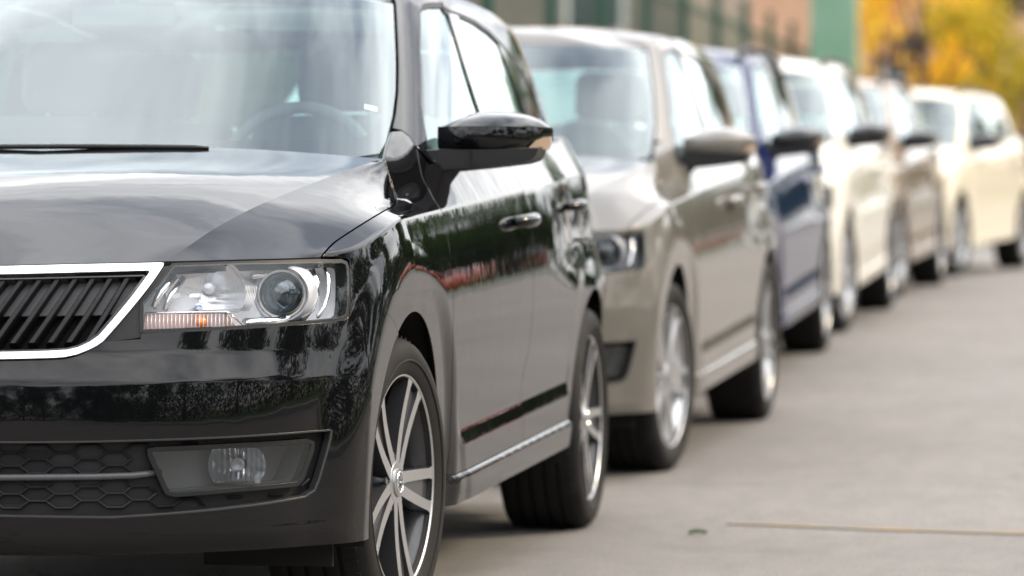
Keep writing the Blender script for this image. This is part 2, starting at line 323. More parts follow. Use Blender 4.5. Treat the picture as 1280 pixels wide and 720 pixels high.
def patch(f, n, loops, res=.014, scale=(1, 1), off=0., flange=0., rows=(), extra=None, flip=1, inset=0.0):
    """trimmed surface: loops (outer, holes) in the surface's own parameters; exact normals; edges turned inwards by flange"""
    scale = np.array(scale); ls = [resample(l, res*.7, scale)*scale for l in loops]
    if inset:
        l = ls[0]; tg = np.roll(l, -1, 0)-np.roll(l, 1, 0); nn = np.stack([-tg[:, 1], tg[:, 0]], -1); nn /= np.maximum(np.linalg.norm(nn, axis=1, keepdims=True), 1e-9)
        ar = (l[:, 0]*np.roll(l[:, 1], -1)-np.roll(l[:, 0], -1)*l[:, 1]).sum(); ls[0] = l+nn*inset*(1 if ar > 0 else -1)
    lo, hi = ls[0].min(0), ls[0].max(0)
    gx = np.arange(lo[0], hi[0]+res, res); gy = np.arange(lo[1], hi[1]+res, res*.87)
    if len(rows): r = np.array(rows)*scale[1]; gy = np.concatenate([gy[np.abs(gy[:, None]-r).min(1) > res*.25], r])
    G = np.stack([a.ravel() for a in np.meshgrid(gx, gy)], -1)
    if extra is not None: G = np.concatenate([G, np.asarray(extra)*scale])
    k = inside(G, ls[0])
    for h in ls[1:]: k &= ~inside(G, h)
    G = G[k]
    for h in ls: G = G[segdist(G, h) > res*.3]
    G = G[np.unique(np.round(G/1e-5).astype(np.int64), axis=0, return_index=True)[1]]
    P2 = np.concatenate(ls+[G]); E = []; st = 0; idx = []
    for l in ls: m = len(l); E += [(st+i, st+(i+1) % m) for i in range(m)]; idx.append((st, m)); st += m
    vo, eo, fo, ov, _, _ = delaunay_2d_cdt([Vector(p) for p in P2], E, [], 0, 1e-7)
    vo = np.array([tuple(v) for v in vo]); mp = {}
    for i, lst in enumerate(ov):
        for j in lst: mp[j] = i
    T = np.array(fo); cen = vo[T].mean(1); k = inside(cen, ls[0])
    for h in ls[1:]: k &= ~inside(cen, h)
    T = T[k]; pr = vo/scale; P = f(pr[:, 0], pr[:, 1]); Nn = n(pr[:, 0], pr[:, 1])*flip; P = P+Nn*off
    # winding to match the normals
    fnm = np.cross(P[T[:, 1]]-P[T[:, 0]], P[T[:, 2]]-P[T[:, 0]]); bad = (fnm*Nn[T[:, 0]]).sum(1) < 0; T[bad] = T[bad][:, ::-1]
    V = [P]; NN = [Nn]; F = [tuple(t) for t in T]; base = len(P)
    if flange:
        for (s0, m) in idx:
            ii = [mp[s0+i] for i in range(m) if s0+i in mp]; m = len(ii); Pb, Nb = P[ii], Nn[ii]
            tg = np.roll(Pb, -1, 0)-np.roll(Pb, 1, 0); sd = np.cross(tg, Nb); sd /= np.maximum(np.linalg.norm(sd, axis=1, keepdims=True), 1e-9)
            # side direction pointing away from the panel
            c2 = vo[ii]; tg2 = np.roll(c2, -1, 0)-np.roll(c2, 1, 0); out2 = np.stack([tg2[:, 1], -tg2[:, 0]], -1); out2 /= np.maximum(np.linalg.norm(out2, axis=1, keepdims=True), 1e-9)
            ins = inside(c2+out2*1e-4, ls[0])
            for h in ls[1:]: ins &= ~inside(c2+out2*1e-4, h)
            if ins.mean() > .5: out2 = -out2
            pp = (c2+out2*1e-3)/scale; dirn = f(pp[:, 0], pp[:, 1])-f(c2[:, 0]/scale[0], c2[:, 1]/scale[1])
            sg = np.sign((sd*dirn).sum(1)); sd = sd*np.where(sg == 0, 1, sg)[:, None]
            rr = min(.0025, flange*.3)
            rings = [(Pb, Nb), (Pb-Nb*rr*.35+sd*rr*.35*.5, Nb*.75+sd*.66), (Pb-Nb*rr+sd*rr*.35, sd), (Pb-Nb*flange+sd*rr*.35, sd)]
            s1 = base
            for k2, (pv, nv) in enumerate(rings): V.append(pv); NN.append(nv)
            for k2 in range(3):
                for i in range(m):
                    j = (i+1) % m; q = (s1+k2*m+i, s1+k2*m+j, s1+(k2+1)*m+j, s1+(k2+1)*m+i)
                    a_ = V[-4+k2][j]-V[-4+k2][i]; b_ = V[-4+k2+1][i]-V[-4+k2][i]
                    if np.dot(np.cross(a_, b_), NN[-4+k2+1][i]) < 0: q = q[::-1]
                    F.append(q)
            base += 4*m
    V = np.concatenate(V); NN = np.concatenate(NN); NN /= np.maximum(np.linalg.norm(NN, axis=1, keepdims=True), 1e-9)
    return V, F, NN
def put(name, data, m, parent, side=None):
    """side None: as it is; 'both': left panel plus its mirrored twin"""
    V, F, NN = data; o = link(name, mesh_from(name, V, F, NN), m, parent)
    if side == 'both':
        V2 = V*np.array([-1, 1, 1]); N2 = NN*np.array([-1, 1, 1]); o2 = link(name, mesh_from(name, V2, [t[::-1] for t in F], N2), m, parent); return o, o2
    return o
def mirror_obj(o, parent=None):
    me = o.data.copy(); me.transform(Matrix.Diagonal((-1, 1, 1, 1))); me.flip_normals()
    p = bpy.data.objects.new(o.name.split('.')[0], me); col.objects.link(p); p.parent = parent or o.parent
    p.location = (-o.location[0], o.location[1], o.location[2]); return p
BS = (1, QS)
def bpatch(loops, **k): return patch(belt, bn, loops, scale=BS, **k)
HS = (1.05, 1)
def hpatch(loops, **k): return patch(house, hn, loops, scale=HS, **k)
def mir(half):
    """half outline from the centre line (first) outwards and back to the centre line (last) -> whole loop"""
    h = [tuple(p) for p in half]; return h+[(-u, v) for u, v in reversed(h) if u > 1e-6]
def tr(pts): return [tuple(p) for p in TBelt(pts)]
def trh(pts): return [tuple(p) for p in THouse(pts)]

# ------------------------------------------------------------------ ground, street
def bend(y): return min(.006*max(0, y-15)**2, 5.0)
def sheet(name, x0, x1, y0, y1, m, lift, kind='structure', nx=2, curve=False):
    ys = np.unique(np.concatenate([[y0, y1], np.arange(max(y0, -10), min(y1, 110), 1.0)])); xs = np.linspace(x0, x1, nx)
    v = [(x+(bend(y)*(x1-x)/(x1-x0) if curve else 0), y, gz(y)+lift) for y in ys for x in xs]; f = [(j*nx+i, j*nx+i+1, (j+1)*nx+i+1, (j+1)*nx+i) for j in range(len(ys)-1) for i in range(nx-1)]
    return tag(link(name, mesh_from(name, v, f), m), kind=kind)
def asphalt():
    m = mat('asphalt', (.2, .19, .18), .85); t = m.node_tree; b = t.nodes['Principled BSDF']; c = N(t, 'ShaderNodeTexCoord')
    def noise(sc_, det, ro=.6, st=None):
        n = N(t, 'ShaderNodeTexNoise'); n.inputs['Scale'].default_value = sc_; n.inputs['Detail'].default_value = det; n.inputs['Roughness'].default_value = ro
        if st: mp = N(t, 'ShaderNodeMapping'); mp.inputs['Scale'].default_value = st; L(t, c.outputs['Object'], mp.inputs[0]); L(t, mp.outputs[0], n.inputs['Vector'])
        else: L(t, c.outputs['Object'], n.inputs['Vector'])
        return n
    big = noise(.55, 5, .6); fine = noise(160, 3); mid = noise(9, 6, .65, (1, .35, 1))
    r1 = N(t, 'ShaderNodeValToRGB'); r1.color_ramp.elements[0].position = .3; r1.color_ramp.elements[0].color = (.152, .139, .129, 1); r1.color_ramp.elements[1].position = .72; r1.color_ramp.elements[1].color = (.198, .183, .171, 1)
    L(t, big.outputs['Fac'], r1.inputs[0])
    r2 = N(t, 'ShaderNodeValToRGB'); r2.color_ramp.elements[0].position = .3; r2.color_ramp.elements[0].color = (.42, .42, .42, 1); r2.color_ramp.elements[1].position = .62; r2.color_ramp.elements[1].color = (1.25, 1.25, 1.25, 1)
    L(t, fine.outputs['Fac'], r2.inputs[0])
    r3 = N(t, 'ShaderNodeValToRGB'); r3.color_ramp.elements[0].position = .32; r3.color_ramp.elements[0].color = (.88, .88, .88, 1); r3.color_ramp.elements[1].position = .6; r3.color_ramp.elements[1].color = (1.04, 1.04, 1.04, 1)
    L(t, mid.outputs['Fac'], r3.inputs[0])
    a = N(t, 'ShaderNodeMixRGB', blend_type='MULTIPLY'); a.inputs[0].default_value = 1; L(t, r1.outputs[0], a.inputs[1]); L(t, r2.outputs[0], a.inputs[2])
    d = N(t, 'ShaderNodeMixRGB', blend_type='MULTIPLY'); d.inputs[0].default_value = 1; L(t, a.outputs[0], d.inputs[1]); L(t, r3.outputs[0], d.inputs[2])
    st = noise(1.1, 4, .5); rs = N(t, 'ShaderNodeValToRGB'); rs.color_ramp.elements[0].position = .60; rs.color_ramp.elements[0].color = (1, 1, 1, 1); rs.color_ramp.elements[1].position = .74; rs.color_ramp.elements[1].color = (.72, .71, .70, 1); L(t, st.outputs['Fac'], rs.inputs[0])
    d2 = N(t, 'ShaderNodeMixRGB', blend_type='MULTIPLY'); d2.inputs[0].default_value = 1; L(t, d.outputs[0], d2.inputs[1]); L(t, rs.outputs[0], d2.inputs[2])
    wn = noise(.9, 5, .6); ad = N(t, 'ShaderNodeMixRGB', blend_type='ADD'); ad.inputs[0].default_value = .9; L(t, c.outputs['Object'], ad.inputs[1]); L(t, wn.outputs['Color'], ad.inputs[2])
    vo_ = N(t, 'ShaderNodeTexVoronoi', feature='DISTANCE_TO_EDGE'); vo_.inputs['Scale'].default_value = .32; L(t, ad.outputs[0], vo_.inputs['Vector'])
    rc = N(t, 'ShaderNodeValToRGB'); rc.color_ramp.elements[0].position = .0; rc.color_ramp.elements[0].color = (.55, .54, .53, 1); rc.color_ramp.elements[1].position = .0045; rc.color_ramp.elements[1].color = (1, 1, 1, 1); L(t, vo_.outputs['Distance'], rc.inputs[0])
    d3 = N(t, 'ShaderNodeMixRGB', blend_type='MULTIPLY'); d3.inputs[0].default_value = 1; L(t, d2.outputs[0], d3.inputs[1]); L(t, rc.outputs[0], d3.inputs[2]); d = d3
    L(t, d.outputs[0], b.inputs['Base Color'])
    bp = N(t, 'ShaderNodeBump'); bp.inputs['Strength'].default_value = .6; bp.inputs['Distance'].default_value = .004; L(t, fine.outputs['Fac'], bp.inputs['Height']); L(t, bp.outputs[0], b.inputs['Normal'])
    return m
M['asphalt'] = asphalt()
M['earth'] = mat('grassy_earth', (.05, .075, .025), .95, noise=(2.5, (.085, .10, .04), .4, .65))
M['grass'] = mat('grass_blades', (.045, .10, .018), .8, noise=(1.2, (.085, .13, .03), .35, .7))
M['kerb'] = mat('kerb_concrete', (.32, .30, .28), .85, noise=(14, (.22, .21, .2), .4, .7), bump=(90, .3, .004))
M['yellow_line'] = mat('worn_yellow_paint', (.27, .18, .06), .85, noise=(5, (.18, .158, .135), .38, .58))
sheet('ground', -700, 700, -500, 1200, 'earth', -.02)
sheet('road', -2.3, 7.5, -60, 80, 'asphalt', 0.0, nx=12, curve=True)

# ------------------------------------------------------------------ the car
def arc(wy, a0, a1, r=.352, n=26):
    """points on a wheel-arch circle, angle from straight ahead (0) over the top (90) to the rear (180)"""
    o = []
    for a in np.linspace(R(a0), R(a1), n):
        y = wy-r*math.cos(a); z = RX+r*math.sin(a); o.append((uy(y), q_of(y, z)))
    return o
CREASE = [c+d for c in (1.0, .1715, .1115, .0102, -.0003) for d in (-.0009, .0009)]
def flare_pts(wy): return [p for r in (.4185, .4215, .43) for p in arc(wy, -15, 195, r, 150)]

def build_wheel(parent, loc, rz, flip):
    w = MB()
    # rim: flange ring, barrel
    w.lathe([(.2175, -.012), (.2195, -.001), (.2315, .003), (.2335, .0), (.233, -.006), (.221, -.008), (.212, -.022), (.203, -.05), (.200, -.16), (.222, -.18)], 72)
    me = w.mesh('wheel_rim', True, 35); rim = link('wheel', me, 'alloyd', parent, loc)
    lip = MB().lathe([(.2185, .0005), (.2205, .0032), (.2315, .0040), (.2337, .0012), (.2337, -.003)], 72).build('rim_lip', 'alloy', rim, True, 40)
    face, side = MB(), MB()
    for k in range(5):
        a0 = R(64+72*k)
        for s in (-1, 1):
            rs = np.linspace(.036, .2205, 12); pl, pr = [], []
            for i, r in enumerate(rs):
                t = i/11; c = s*lerp(.0125, .0365, t); hwid = lerp(.0120, .0105, t)+(.004*(t > .93)); x = lerp(-.010, .001, t)-.004*math.sin(math.pi*t)
                ang = a0+s*0; ca, sa = math.cos(ang), math.sin(ang)
                for off, lst in ((-hwid, pl), (hwid, pr)):
                    rr = math.sqrt(max(r*r-(c+off)**2, 1e-6)); lst.append((x, rr*ca-(c+off)*sa, rr*sa+(c+off)*ca))
            n = len(rs)
            face.add(pl+pr, [(i, i+1, n+i+1, n+i) for i in range(n-1)])
            for lst, dd in ((pl, -.004), (pr, .004)):
                q = []
                for i, p in enumerate(lst):
                    t = i/(n-1); q.append((p[0]-lerp(.05, .030, t), p[1], p[2]))
                side.add(lst+q, [(i, i+1, n+i+1, n+i) for i in range(n-1)])
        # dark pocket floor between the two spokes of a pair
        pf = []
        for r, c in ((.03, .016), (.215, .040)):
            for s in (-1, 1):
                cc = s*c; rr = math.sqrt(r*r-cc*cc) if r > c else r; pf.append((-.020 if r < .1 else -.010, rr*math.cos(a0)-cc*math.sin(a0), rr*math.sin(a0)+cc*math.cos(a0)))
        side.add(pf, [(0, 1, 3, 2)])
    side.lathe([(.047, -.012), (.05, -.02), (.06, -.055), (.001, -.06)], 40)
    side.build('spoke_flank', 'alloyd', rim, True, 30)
    for k in range(1): face.build('spoke', 'alloy', rim)
    MB().lathe([(.045, -.013), (.043, -.0095), (.031, -.0085), (.0305, -.012)], 40).build('hub_ring', 'alloy', rim, True, 40)
    cap = MB().lathe([(.0305, -.011), (.029, -.0055), (.024, -.0035), (.0005, -.003)], 40).build('hub_cap', 'satin', rim, True, 40)
    emb = MB().lathe([(.0235, -.0028), (.0225, -.0018), (.0205, -.0018), (.0195, -.0028)], 32)
    for a in (0, 45, 90): # stylised wing and arrow ridges of the cap emblem
        emb.bar((-.0018, -.012*math.cos(R(a)), -.012*math.sin(R(a))), (-.0018, .012*math.cos(R(a)), .012*math.sin(R(a))), .0022, .0012, 6)
    emb.build('emblem', 'chrome', rim, True, 40)
    for k in range(5):
        a = R(28+72*k); MB().bar((-.02, .056*math.cos(a), .056*math.sin(a)), (-.014, .056*math.cos(a), .056*math.sin(a)), .008, n=6).build('wheel_bolt', 'satin', rim)
    d = MB().lathe([(.06, -.085), (.128, -.085), (.130, -.088), (.130, -.105), (.06, -.105)], 48).build('brake_disc', 'disc', rim, True, 40)
    MB().box((-.095, .105*flip*-1, .05), (.06, .05, .12)).build('caliper', 'satin', rim, bevel=.008)
    # tyre with circumferential grooves
    pr = [(.214, -.008), (.2235, .0035), (.2335, .0075), (.245, .0125), (.262, .0155), (.279, .0125), (.2905, .004), (.2975, -.008), (.3005, -.018), (.3012, -.030)]
    for g in (-.046, -.083, -.122, -.158):
        pr += [(.302, g+.007), (.3015, g+.005), (.2945, g+.004), (.2945, g-.004), (.3015, g-.005), (.302, g-.007)]
    pr += [(.3005, -.186), (.2975, -.196), (.2905, -.206), (.262, -.214), (.2335, -.206), (.214, -.195)]
    ty = MB().lathe(pr, 96)
    # shoulder blocks: shallow radial sipes as raised ribs on the shoulder
    for k in range(64):
        a = 2*math.pi*k/64; ca, sa = math.cos(a), math.sin(a)
        for x0, x1 in ((-.008, -.034),):
            ty.box((-.022, .2995*ca, .2995*sa), (.026, .0085, .0065), Matrix(((1, 0, 0), (0, ca, -sa), (0, sa, ca))).to_3x3() @ Matrix.Rotation(R(90), 3, 'X'))
    t = ty.build('tyre', 'rubber', rim, True, 32)
    MB().lathe([(.250, .0150), (.2515, .0164), (.2535, .0164), (.255, .0150)], 72).build('sidewall_ring', 'rubber', rim, True)
    if flip < 0:
        rim.rotation_euler = (0, 0, math.pi+rz)
    else: rim.rotation_euler = (0, 0, rz)
    return rim

def place_on_belt(px, py, depth):
    u, q = TBelt([(px, py)])[0]; P = belt(u, q); n = bn(u, q); return P-n*depth, n, (u, q)

def coons(c0, c1, d0, d1):
    """c0,c1: curves along a at b=0 and b=1; d0,d1: curves along b at a=0 and a=1 (all arrays n x 3)"""
    na, nb = len(c0), len(d0); a = np.linspace(0, 1, na)[:, None, None]; b = np.linspace(0, 1, nb)[None, :, None]
    S = (1-b)*c0[:, None]+b*c1[:, None]+(1-a)*d0[None]+a*d1[None]
    return S-((1-a)*(1-b)*c0[0]+a*(1-b)*c0[-1]+(1-a)*b*c1[0]+a*b*c1[-1])
def respl(P, n, smooth=0):
    P = np.asarray(P, float); d = np.concatenate([[0], np.cumsum(np.linalg.norm(np.diff(P, axis=0), axis=1))]); t = np.linspace(0, d[-1], n)
    Q = np.stack([np.interp(t, d, P[:, i]) for i in range(3)], -1)
    for _ in range(smooth): Q[1:-1] = .25*Q[:-2]+.5*Q[1:-1]+.25*Q[2:]
    return Q
def gridmesh(S):
    na, nb = S.shape[:2]; return S.reshape(-1, 3), [(i*nb+j, (i+1)*nb+j, (i+1)*nb+j+1, i*nb+j+1) for i in range(na-1) for j in range(nb-1)]

def build_car(name):
    car = empty(name)
    # ---------------- lower body panels, traced from the photo on the left side
    chrome_out = tr([(0, 335), (100, 332.6), (200, 330.5), (203.5, 331), (203, 334), (128, 427.5), (120, 433), (108, 439), (96, 444), (80, 447.5), (60, 448.6), (0, 450)])
    chrome_in = tr([(0, 344), (100, 341.6), (184, 339.4), (187, 340.2), (186, 343), (124, 420), (112, 428.5), (98, 435), (84, 438.5), (60, 440), (0, 441.5)])
    co = [(0, chrome_out[0][1])]+chrome_out+[(0, chrome_out[-1][1])]; ci = [(0, chrome_in[0][1])]+chrome_in+[(0, chrome_in[-1][1])]
    hl = tr([(178, 413), (178, 378), (217, 331), (300, 328), (400, 326.5), (428, 326.5), (434, 329), (436, 336), (436.5, 380), (435, 393), (430, 397.5), (400, 401), (300, 408.5)])
    gap_fb = tr([(438, 336), (452, 352), (470, 375), (485, 393), (494, 405), (498, 418)])
    zb = .214
    lipA = 59.; yl = FW-.352*math.cos(R(lipA)); 
    bot = [(u, q_of(float(np.interp(u, BU, BY)), zb)) for u in np.linspace(arc(FW, -14.5, -14.5, n=1)[0][0]-.01, 0, 14)]
    bump = [(0, chrome_out[-1][1])]+chrome_out[::-1][:7]+tr([(150, 426), (176, 424), (177, 417), (300, 411.5), (400, 404), (432, 400), (438.5, 394), (439, 382)])+gap_fb+arc(FW, lipA, -14.5)+bot
    ins = tr([(0, 552), (100, 551.5), (200, 549), (330, 543), (412, 537), (415.5, 538), (414, 550), (400, 600), (394, 614), (382, 622), (330, 631), (240, 641), (140, 648), (60, 647), (0, 646)])
    insh = [(0, ins[0][1])]+ins+[(0, ins[-1][1])]
    put('front_bumper', bpatch([mir(bump), mir(insh)], res=.011, flange=.028, extra=[p for s in (1, -1) for p in [(s*a, b) for a, b in flare_pts(FW)]], inset=.0), 'black', car)
    gap_h = [(402, 321), (412, 309), (424.5, 298.5), (455.5, 278.5), (478, 265), (489, 259), (494, 255), (496, 250), (495, 245), (492, 235.5), (485.5, 215.5), (480.5, 199)]
    def spl(P_, k=6):
        P_ = [np.array(p, float) for p in P_]; o = []
        for i in range(len(P_)-1):
            a_, b_, c_, d_ = P_[max(i-1, 0)], P_[i], P_[i+1], P_[min(i+2, len(P_)-1)]
            for j in range(k):
                t = j/k; o.append(.5*((2*b_)+(c_-a_)*t+(2*a_-5*b_+4*c_-d_)*t*t+(3*b_-a_-3*c_+d_)*t**3))
        return [tuple(p) for p in o]+[tuple(P_[-1])]
    gh = tr(spl(gap_h[:8], 5)); nG = len(gh); gh = gh+tr(spl(gap_h[7:], 4)[1:])
    door_f = [(521, 186), (523.5, 202), (526.7, 218), (535.6, 235.6), (551, 262), (559, 293), (563, 320), (565.5, 351), (566, 420), (565, 500), (562, 560), (559, 590)]
    df = tr(door_f)
    yb1 = 1.285
    fend = tr([(438, 336), (437, 326), (433, 323), (420, 321.5)])+gh+tr([(484, 183), (490, 164), (502, 163), (512, 171)])+df+[(uy(yb1), -.10)]+arc(FW, 194, lipA)+gap_fb[::-1][:-1]
    put('front_fender', bpatch([fend], res=.011, flange=.007, rows=CREASE, extra=flare_pts(FW), inset=.0018), 'black', car, 'both')
    qS = .0125
    door_m = [(638.5, 210), (653, 235.6), (660, 258), (665.5, 293), (667, 320), (666.6, 370), (664.4, 409), (661, 435.6), (653, 471), (651, 505)]
    dm = tr(door_m)
    ym_top = dm[0][0]-U1+.852
    fd = [p for p in df if p[1] > qS]+[(df[-1][0]+.0, qS)]+[(u, qS) for u in np.linspace(df[-1][0]+.03, dm[-1][0]-.01, 20)]+[(dm[-1][0]+.002, qS)]+dm[::-1]+[(dm[0][0]-.012, QB)]+[(u, QB) for u in np.linspace(dm[0][0]-.06, df[0][0]+.03, 20)]
    fdo, fdo2 = put('front_door', bpatch([fd], res=.012, flange=.02, rows=CREASE, inset=.0018), 'black', car, 'both')
    rr = [(uy(y), q_of(y, z)) for y, z in ((2.90, .33), (2.93, .40), (2.98, .48), (3.05, .60), (3.10, .70), (3.13, .80), (3.14, .88))]+[(uy(3.14), .99), (uy(3.13), QB)]
    rd = dm+[(dm[-1][0]+.002, qS)]+[(u, qS) for u in np.linspace(dm[-1][0]+.03, rr[0][0]-.03, 8)]+[(rr[0][0], qS)]+rr+[(u, QB) for u in np.linspace(rr[-1][0]-.03, dm[0][0]+.03, 14)]+[(dm[0][0]-.012, QB)]
    rdo, rdo2 = put('rear_door', bpatch([rd], res=.013, flange=.02, rows=CREASE, inset=.0018, extra=flare_pts(RW)), 'black', car, 'both')
    # rocker panel under the doors
    ys = np.linspace(1.287, 3.06, 30)
    sil = [(uy(y), -.10) for y in ys]+[(uy(3.07), -.06), (uy(3.03), qS)]+[(uy(y), qS) for y in ys[::-1] if y < 3.0]
    put('sill_panel', bpatch([sil], res=.016, flange=.02, rows=CREASE, inset=.0012), 'black', car, 'both')
    shl = [(uy(1.20), .05), (uy(3.0), .05), (uy(3.16), .7), (uy(3.16), QB-.03), (uy(1.5), QB-.03), (uy(1.36), 1.0), (uy(1.24), .8)]
    put('gap_backing', bpatch([shl], res=.05, off=-.024), 'matte', car, 'both')  # dark backing added behind the doors so the shut lines stay dark
    uq = uy(4.02)
    qt = rr[::-1]+[(rr[0][0], qS), (uy(3.045), qS), (uy(3.07), -.06)]+arc(RW, -12, 192)[1:]+[(uy(3.82), q_of(3.82, .225)), (uq, q_of(4.02, .225))]+[(uq, q) for q in np.linspace(.1, QB, 12)]+[(u, QB) for u in np.linspace(uq-.03, rr[-1][0]+.03, 12)]
    # keep the arch opening: quarter panel goes round it
    put('rear_quarter_panel', bpatch([qt], res=.016, flange=.02, rows=CREASE, inset=.0018, extra=flare_pts(RW)), 'black', car, 'both')
    tail = lambda u, q: belt(np.where(u >= 0, UEND-u, -(UEND+u)), q)
    tn = lambda u, q: nrm(tail, u, q, .002, .002)
    uw = UEND-uq; qc = .52
    put('rear_bumper', patch(tail, tn, [mir([(0, qc), (uw, qc), (uw, -.08), (0, -.08)])], .03, BS, flip=-1, flange=.02, inset=.002), 'black', car)
    tg = put('tailgate', patch(tail, tn, [mir([(0, qc), (uw, qc), (uw, QB), (0, QB)])], .03, BS, flip=-1, flange=.02, inset=.002), 'black', car)
    for s in (-1, 1):
        lp = [(s*.35, .72), (s*(uw-.03), .70), (s*(uw-.01), .98), (s*.35, .95)]
        put('tail_light', patch(tail, tn, [lp], .03, BS, flip=-1, off=.006, flange=.01), 'red', car)

    # ---------------- bonnet: centre panel between two ridges plus falling flanks
    def fe(u0, v0, u1, v1, n): t = np.linspace(0, 1, n); return belt(lerp(u0, u1, t), lerp(v0, v1, t))
    fedge = tr([(0, 331.5), (100, 329), (206, 326.6), (300, 324.3), (380, 322.2)])+[gh[0]]
    def dense(uq_, n):
        a_ = np.array(uq_, float); d_ = np.concatenate([[0], np.cumsum(np.hypot(*np.diff(a_*np.array(BS), axis=0).T))]); t_ = np.linspace(0, d_[-1], n); return belt(np.interp(t_, d_, a_[:, 0]), np.interp(t_, d_, a_[:, 1]))
    GAP = respl(dense(gh[:nG], 400), 60, 0); REAR = dense(gh[nG-1:], 200)[::-1]+np.array([-.0022, -.001, .0008])
    GAP = GAP+np.array([-.0022, .0, .0008])
    fq = np.array([[0, fedge[0][1]]]+[list(p) for p in fedge[:3]]); F0 = respl(dense(fq, 300), 40, 0)
    fq = np.array([list(p) for p in fedge[2:]]); F1 = respl(dense(fq, 300), 24, 0); F1[-1] = GAP[0]; F1[0] = F0[-1]
    rid = []
    for p in [(232, 312), (257, 291), (321, 257), (390, 229), (440, 210.5), (477, 198.5)]:
        v = ray(*p); yy = np.linspace(.05, 1.6, 3101); tt = (yy-CAM[1])/v[1]; X = CAM[0]+tt*v[0]; xr = F0[-1][0]+(.719-F0[-1][0])*np.maximum(0, (yy-F0[-1][1])/(1.20-F0[-1][1]))**.85; X = np.where(yy < F0[-1][1]+.004, 99, X)
        i = int(np.argmin(np.abs(X-xr))); rid.append(CAM+tt[i]*v)
    RID = respl(np.array([F0[-1]]+rid), 60, 24)
    M0 = F0[0]; mz = [(M0[1], M0[2]), (.15, M0[2]+.034), (.24, .842), (.38, .885), (.55, .922), (.80, .962), (1.0, .987), (1.135, 1.0)]
    my = [p[0] for p in mz]; MC = respl(np.array([(0, a, b) for a, b in mz]), 60, 20)
    t = np.linspace(0, 1, 40)[:, None]; RE = MC[-1]*(1-t)+RID[-1]*t; RE[:, 2] += .012*np.sin(np.pi*t[:, 0]); RE[:, 1] -= .07*np.sin(np.pi*t[:, 0]*.9)*0.6
    S = coons(F0, RE, MC, RID)
    aa = np.linspace(0, 1, 40)[:, None]; bb = np.linspace(0, 1, 60)[None]
    for _ in range(400): S[1:-1, 1:-1] = .25*(S[:-2, 1:-1]+S[2:, 1:-1]+S[1:-1, :-2]+S[1:-1, 2:])
    S[..., 2] += .016*np.sin(np.pi*bb)*(1-(2*aa-1)**2)-.010*np.exp(-((aa-.14)/.05)**2)*np.sin(np.pi*bb)**.7*.0
    REAR[-1] = GAP[-1]; E1 = respl(np.concatenate([[RID[-1]], REAR]), 24, 0)
    Fk = coons(F1, E1, RID, GAP); ta = np.linspace(0, 1, 24)[:, None]
    for _ in range(160): Fk[1:-1, 1:-1] = .25*(Fk[:-2, 1:-1]+Fk[2:, 1:-1]+Fk[1:-1, :-2]+Fk[1:-1, 2:])
    Fk[..., 2] += .003*np.sin(np.pi*ta)*np.sin(np.pi*bb)**.5
    mb = MB()
    for G_ in (S, Fk): v, f = gridmesh(G_); mb.add(v, f); mb.add(v*np.array([-1, 1, 1]), [x[::-1] for x in f])
    # hem along the bonnet edge
    edge = np.concatenate([F0, F1[1:], GAP[1:], E1[::-1][1:]]); low = edge-np.array([.004, -.004, .022]); n = len(edge)
    for sx in (1, -1):
        v = np.concatenate([edge, low])*np.array([sx, 1, 1]); mb.add(v, [(i, i+1, n+i+1, n+i) for i in range(n-1)])
    g2 = resample(gh, .012, np.array(BS))[:-1]*np.array(BS); g2 = g2[:int(len(g2)*.5)+0] if False else np.array([np.array(p)*np.array(BS) for p in gh])
    tg2 = np.gradient(g2, axis=0); nn2 = np.stack([-tg2[:, 1], tg2[:, 0]], -1); nn2 /= np.maximum(np.linalg.norm(nn2, axis=1, keepdims=True), 1e-9)
    st2 = [(g2+nn2*k)/np.array(BS) for k in (-.022, -.007, .007, .022)]
    SV = np.concatenate([belt(q_[:, 0], q_[:, 1])-bn(q_[:, 0], q_[:, 1])*dp for q_, dp in zip(st2, (.010, .012, .012, .026))]); n = len(g2)
    for sx in (1, -1): link('gap_blocker', mesh_from('gap_blocker', SV*np.array([sx, 1, 1]), [(a_*n+i, a_*n+i+1, (a_+1)*n+i+1, (a_+1)*n+i) for a_ in range(3) for i in range(n-1)]), 'matte', car)  # dark strip added beneath the bonnet gap to stop light showing through
    me = mesh_from('bonnet', mb.v, mb.f); bm = bmesh.new(); bm.from_mesh(me); bmesh.ops.remove_doubles(bm, verts=bm.verts, dist=2e-5)
    bmesh.ops.recalc_face_normals(bm, faces=bm.faces)
    up = sum(f.normal.z*f.calc_area() for f in bm.faces)
    if up < 0: bmesh.ops.reverse_faces(bm, faces=bm.faces)
    # crisp ridge line
    rp = [Vector(p) for p in RID]; 
    for e in bm.edges:
        if len(e.link_faces) == 2 and e.link_faces[0].normal.angle(e.link_faces[1].normal, 0) > R(30): e.smooth = False
    rset = set(); 
    import mathutils
    kd = mathutils.kdtree.KDTree(len(rp)*2)
    for i, p in enumerate(rp): kd.insert(p, i); kd.insert(Vector((-p.x, p.y, p.z)), i+len(rp))
    kd.balance()
    for e in bm.edges:
        if all(kd.find(v.co)[2] < 3e-4 for v in e.verts): e.smooth = False
    bm.to_mesh(me); bm.free(); link('bonnet', me, 'black', car)
    # scuttle panel between bonnet and windscreen
    mb = MB(); n = 30; v = []
    for i in range(n):
        a = -1+2*i/(n-1); x = a*.69; zz = .982-.015*abs(a)**2; yb = 1.10+.22*abs(a)**2.2
        v += [(x, yb, zz-.012), (x, yb+.10, zz+.004-.01), (x, yb+.14, zz-.03)]
    f = [(i*3+k, (i+1)*3+k, (i+1)*3+k+1, i*3+k+1) for i in range(n-1) for k in (0, 1)]
    mb.add(v, f).build('scuttle_panel', 'plastic', car, True)

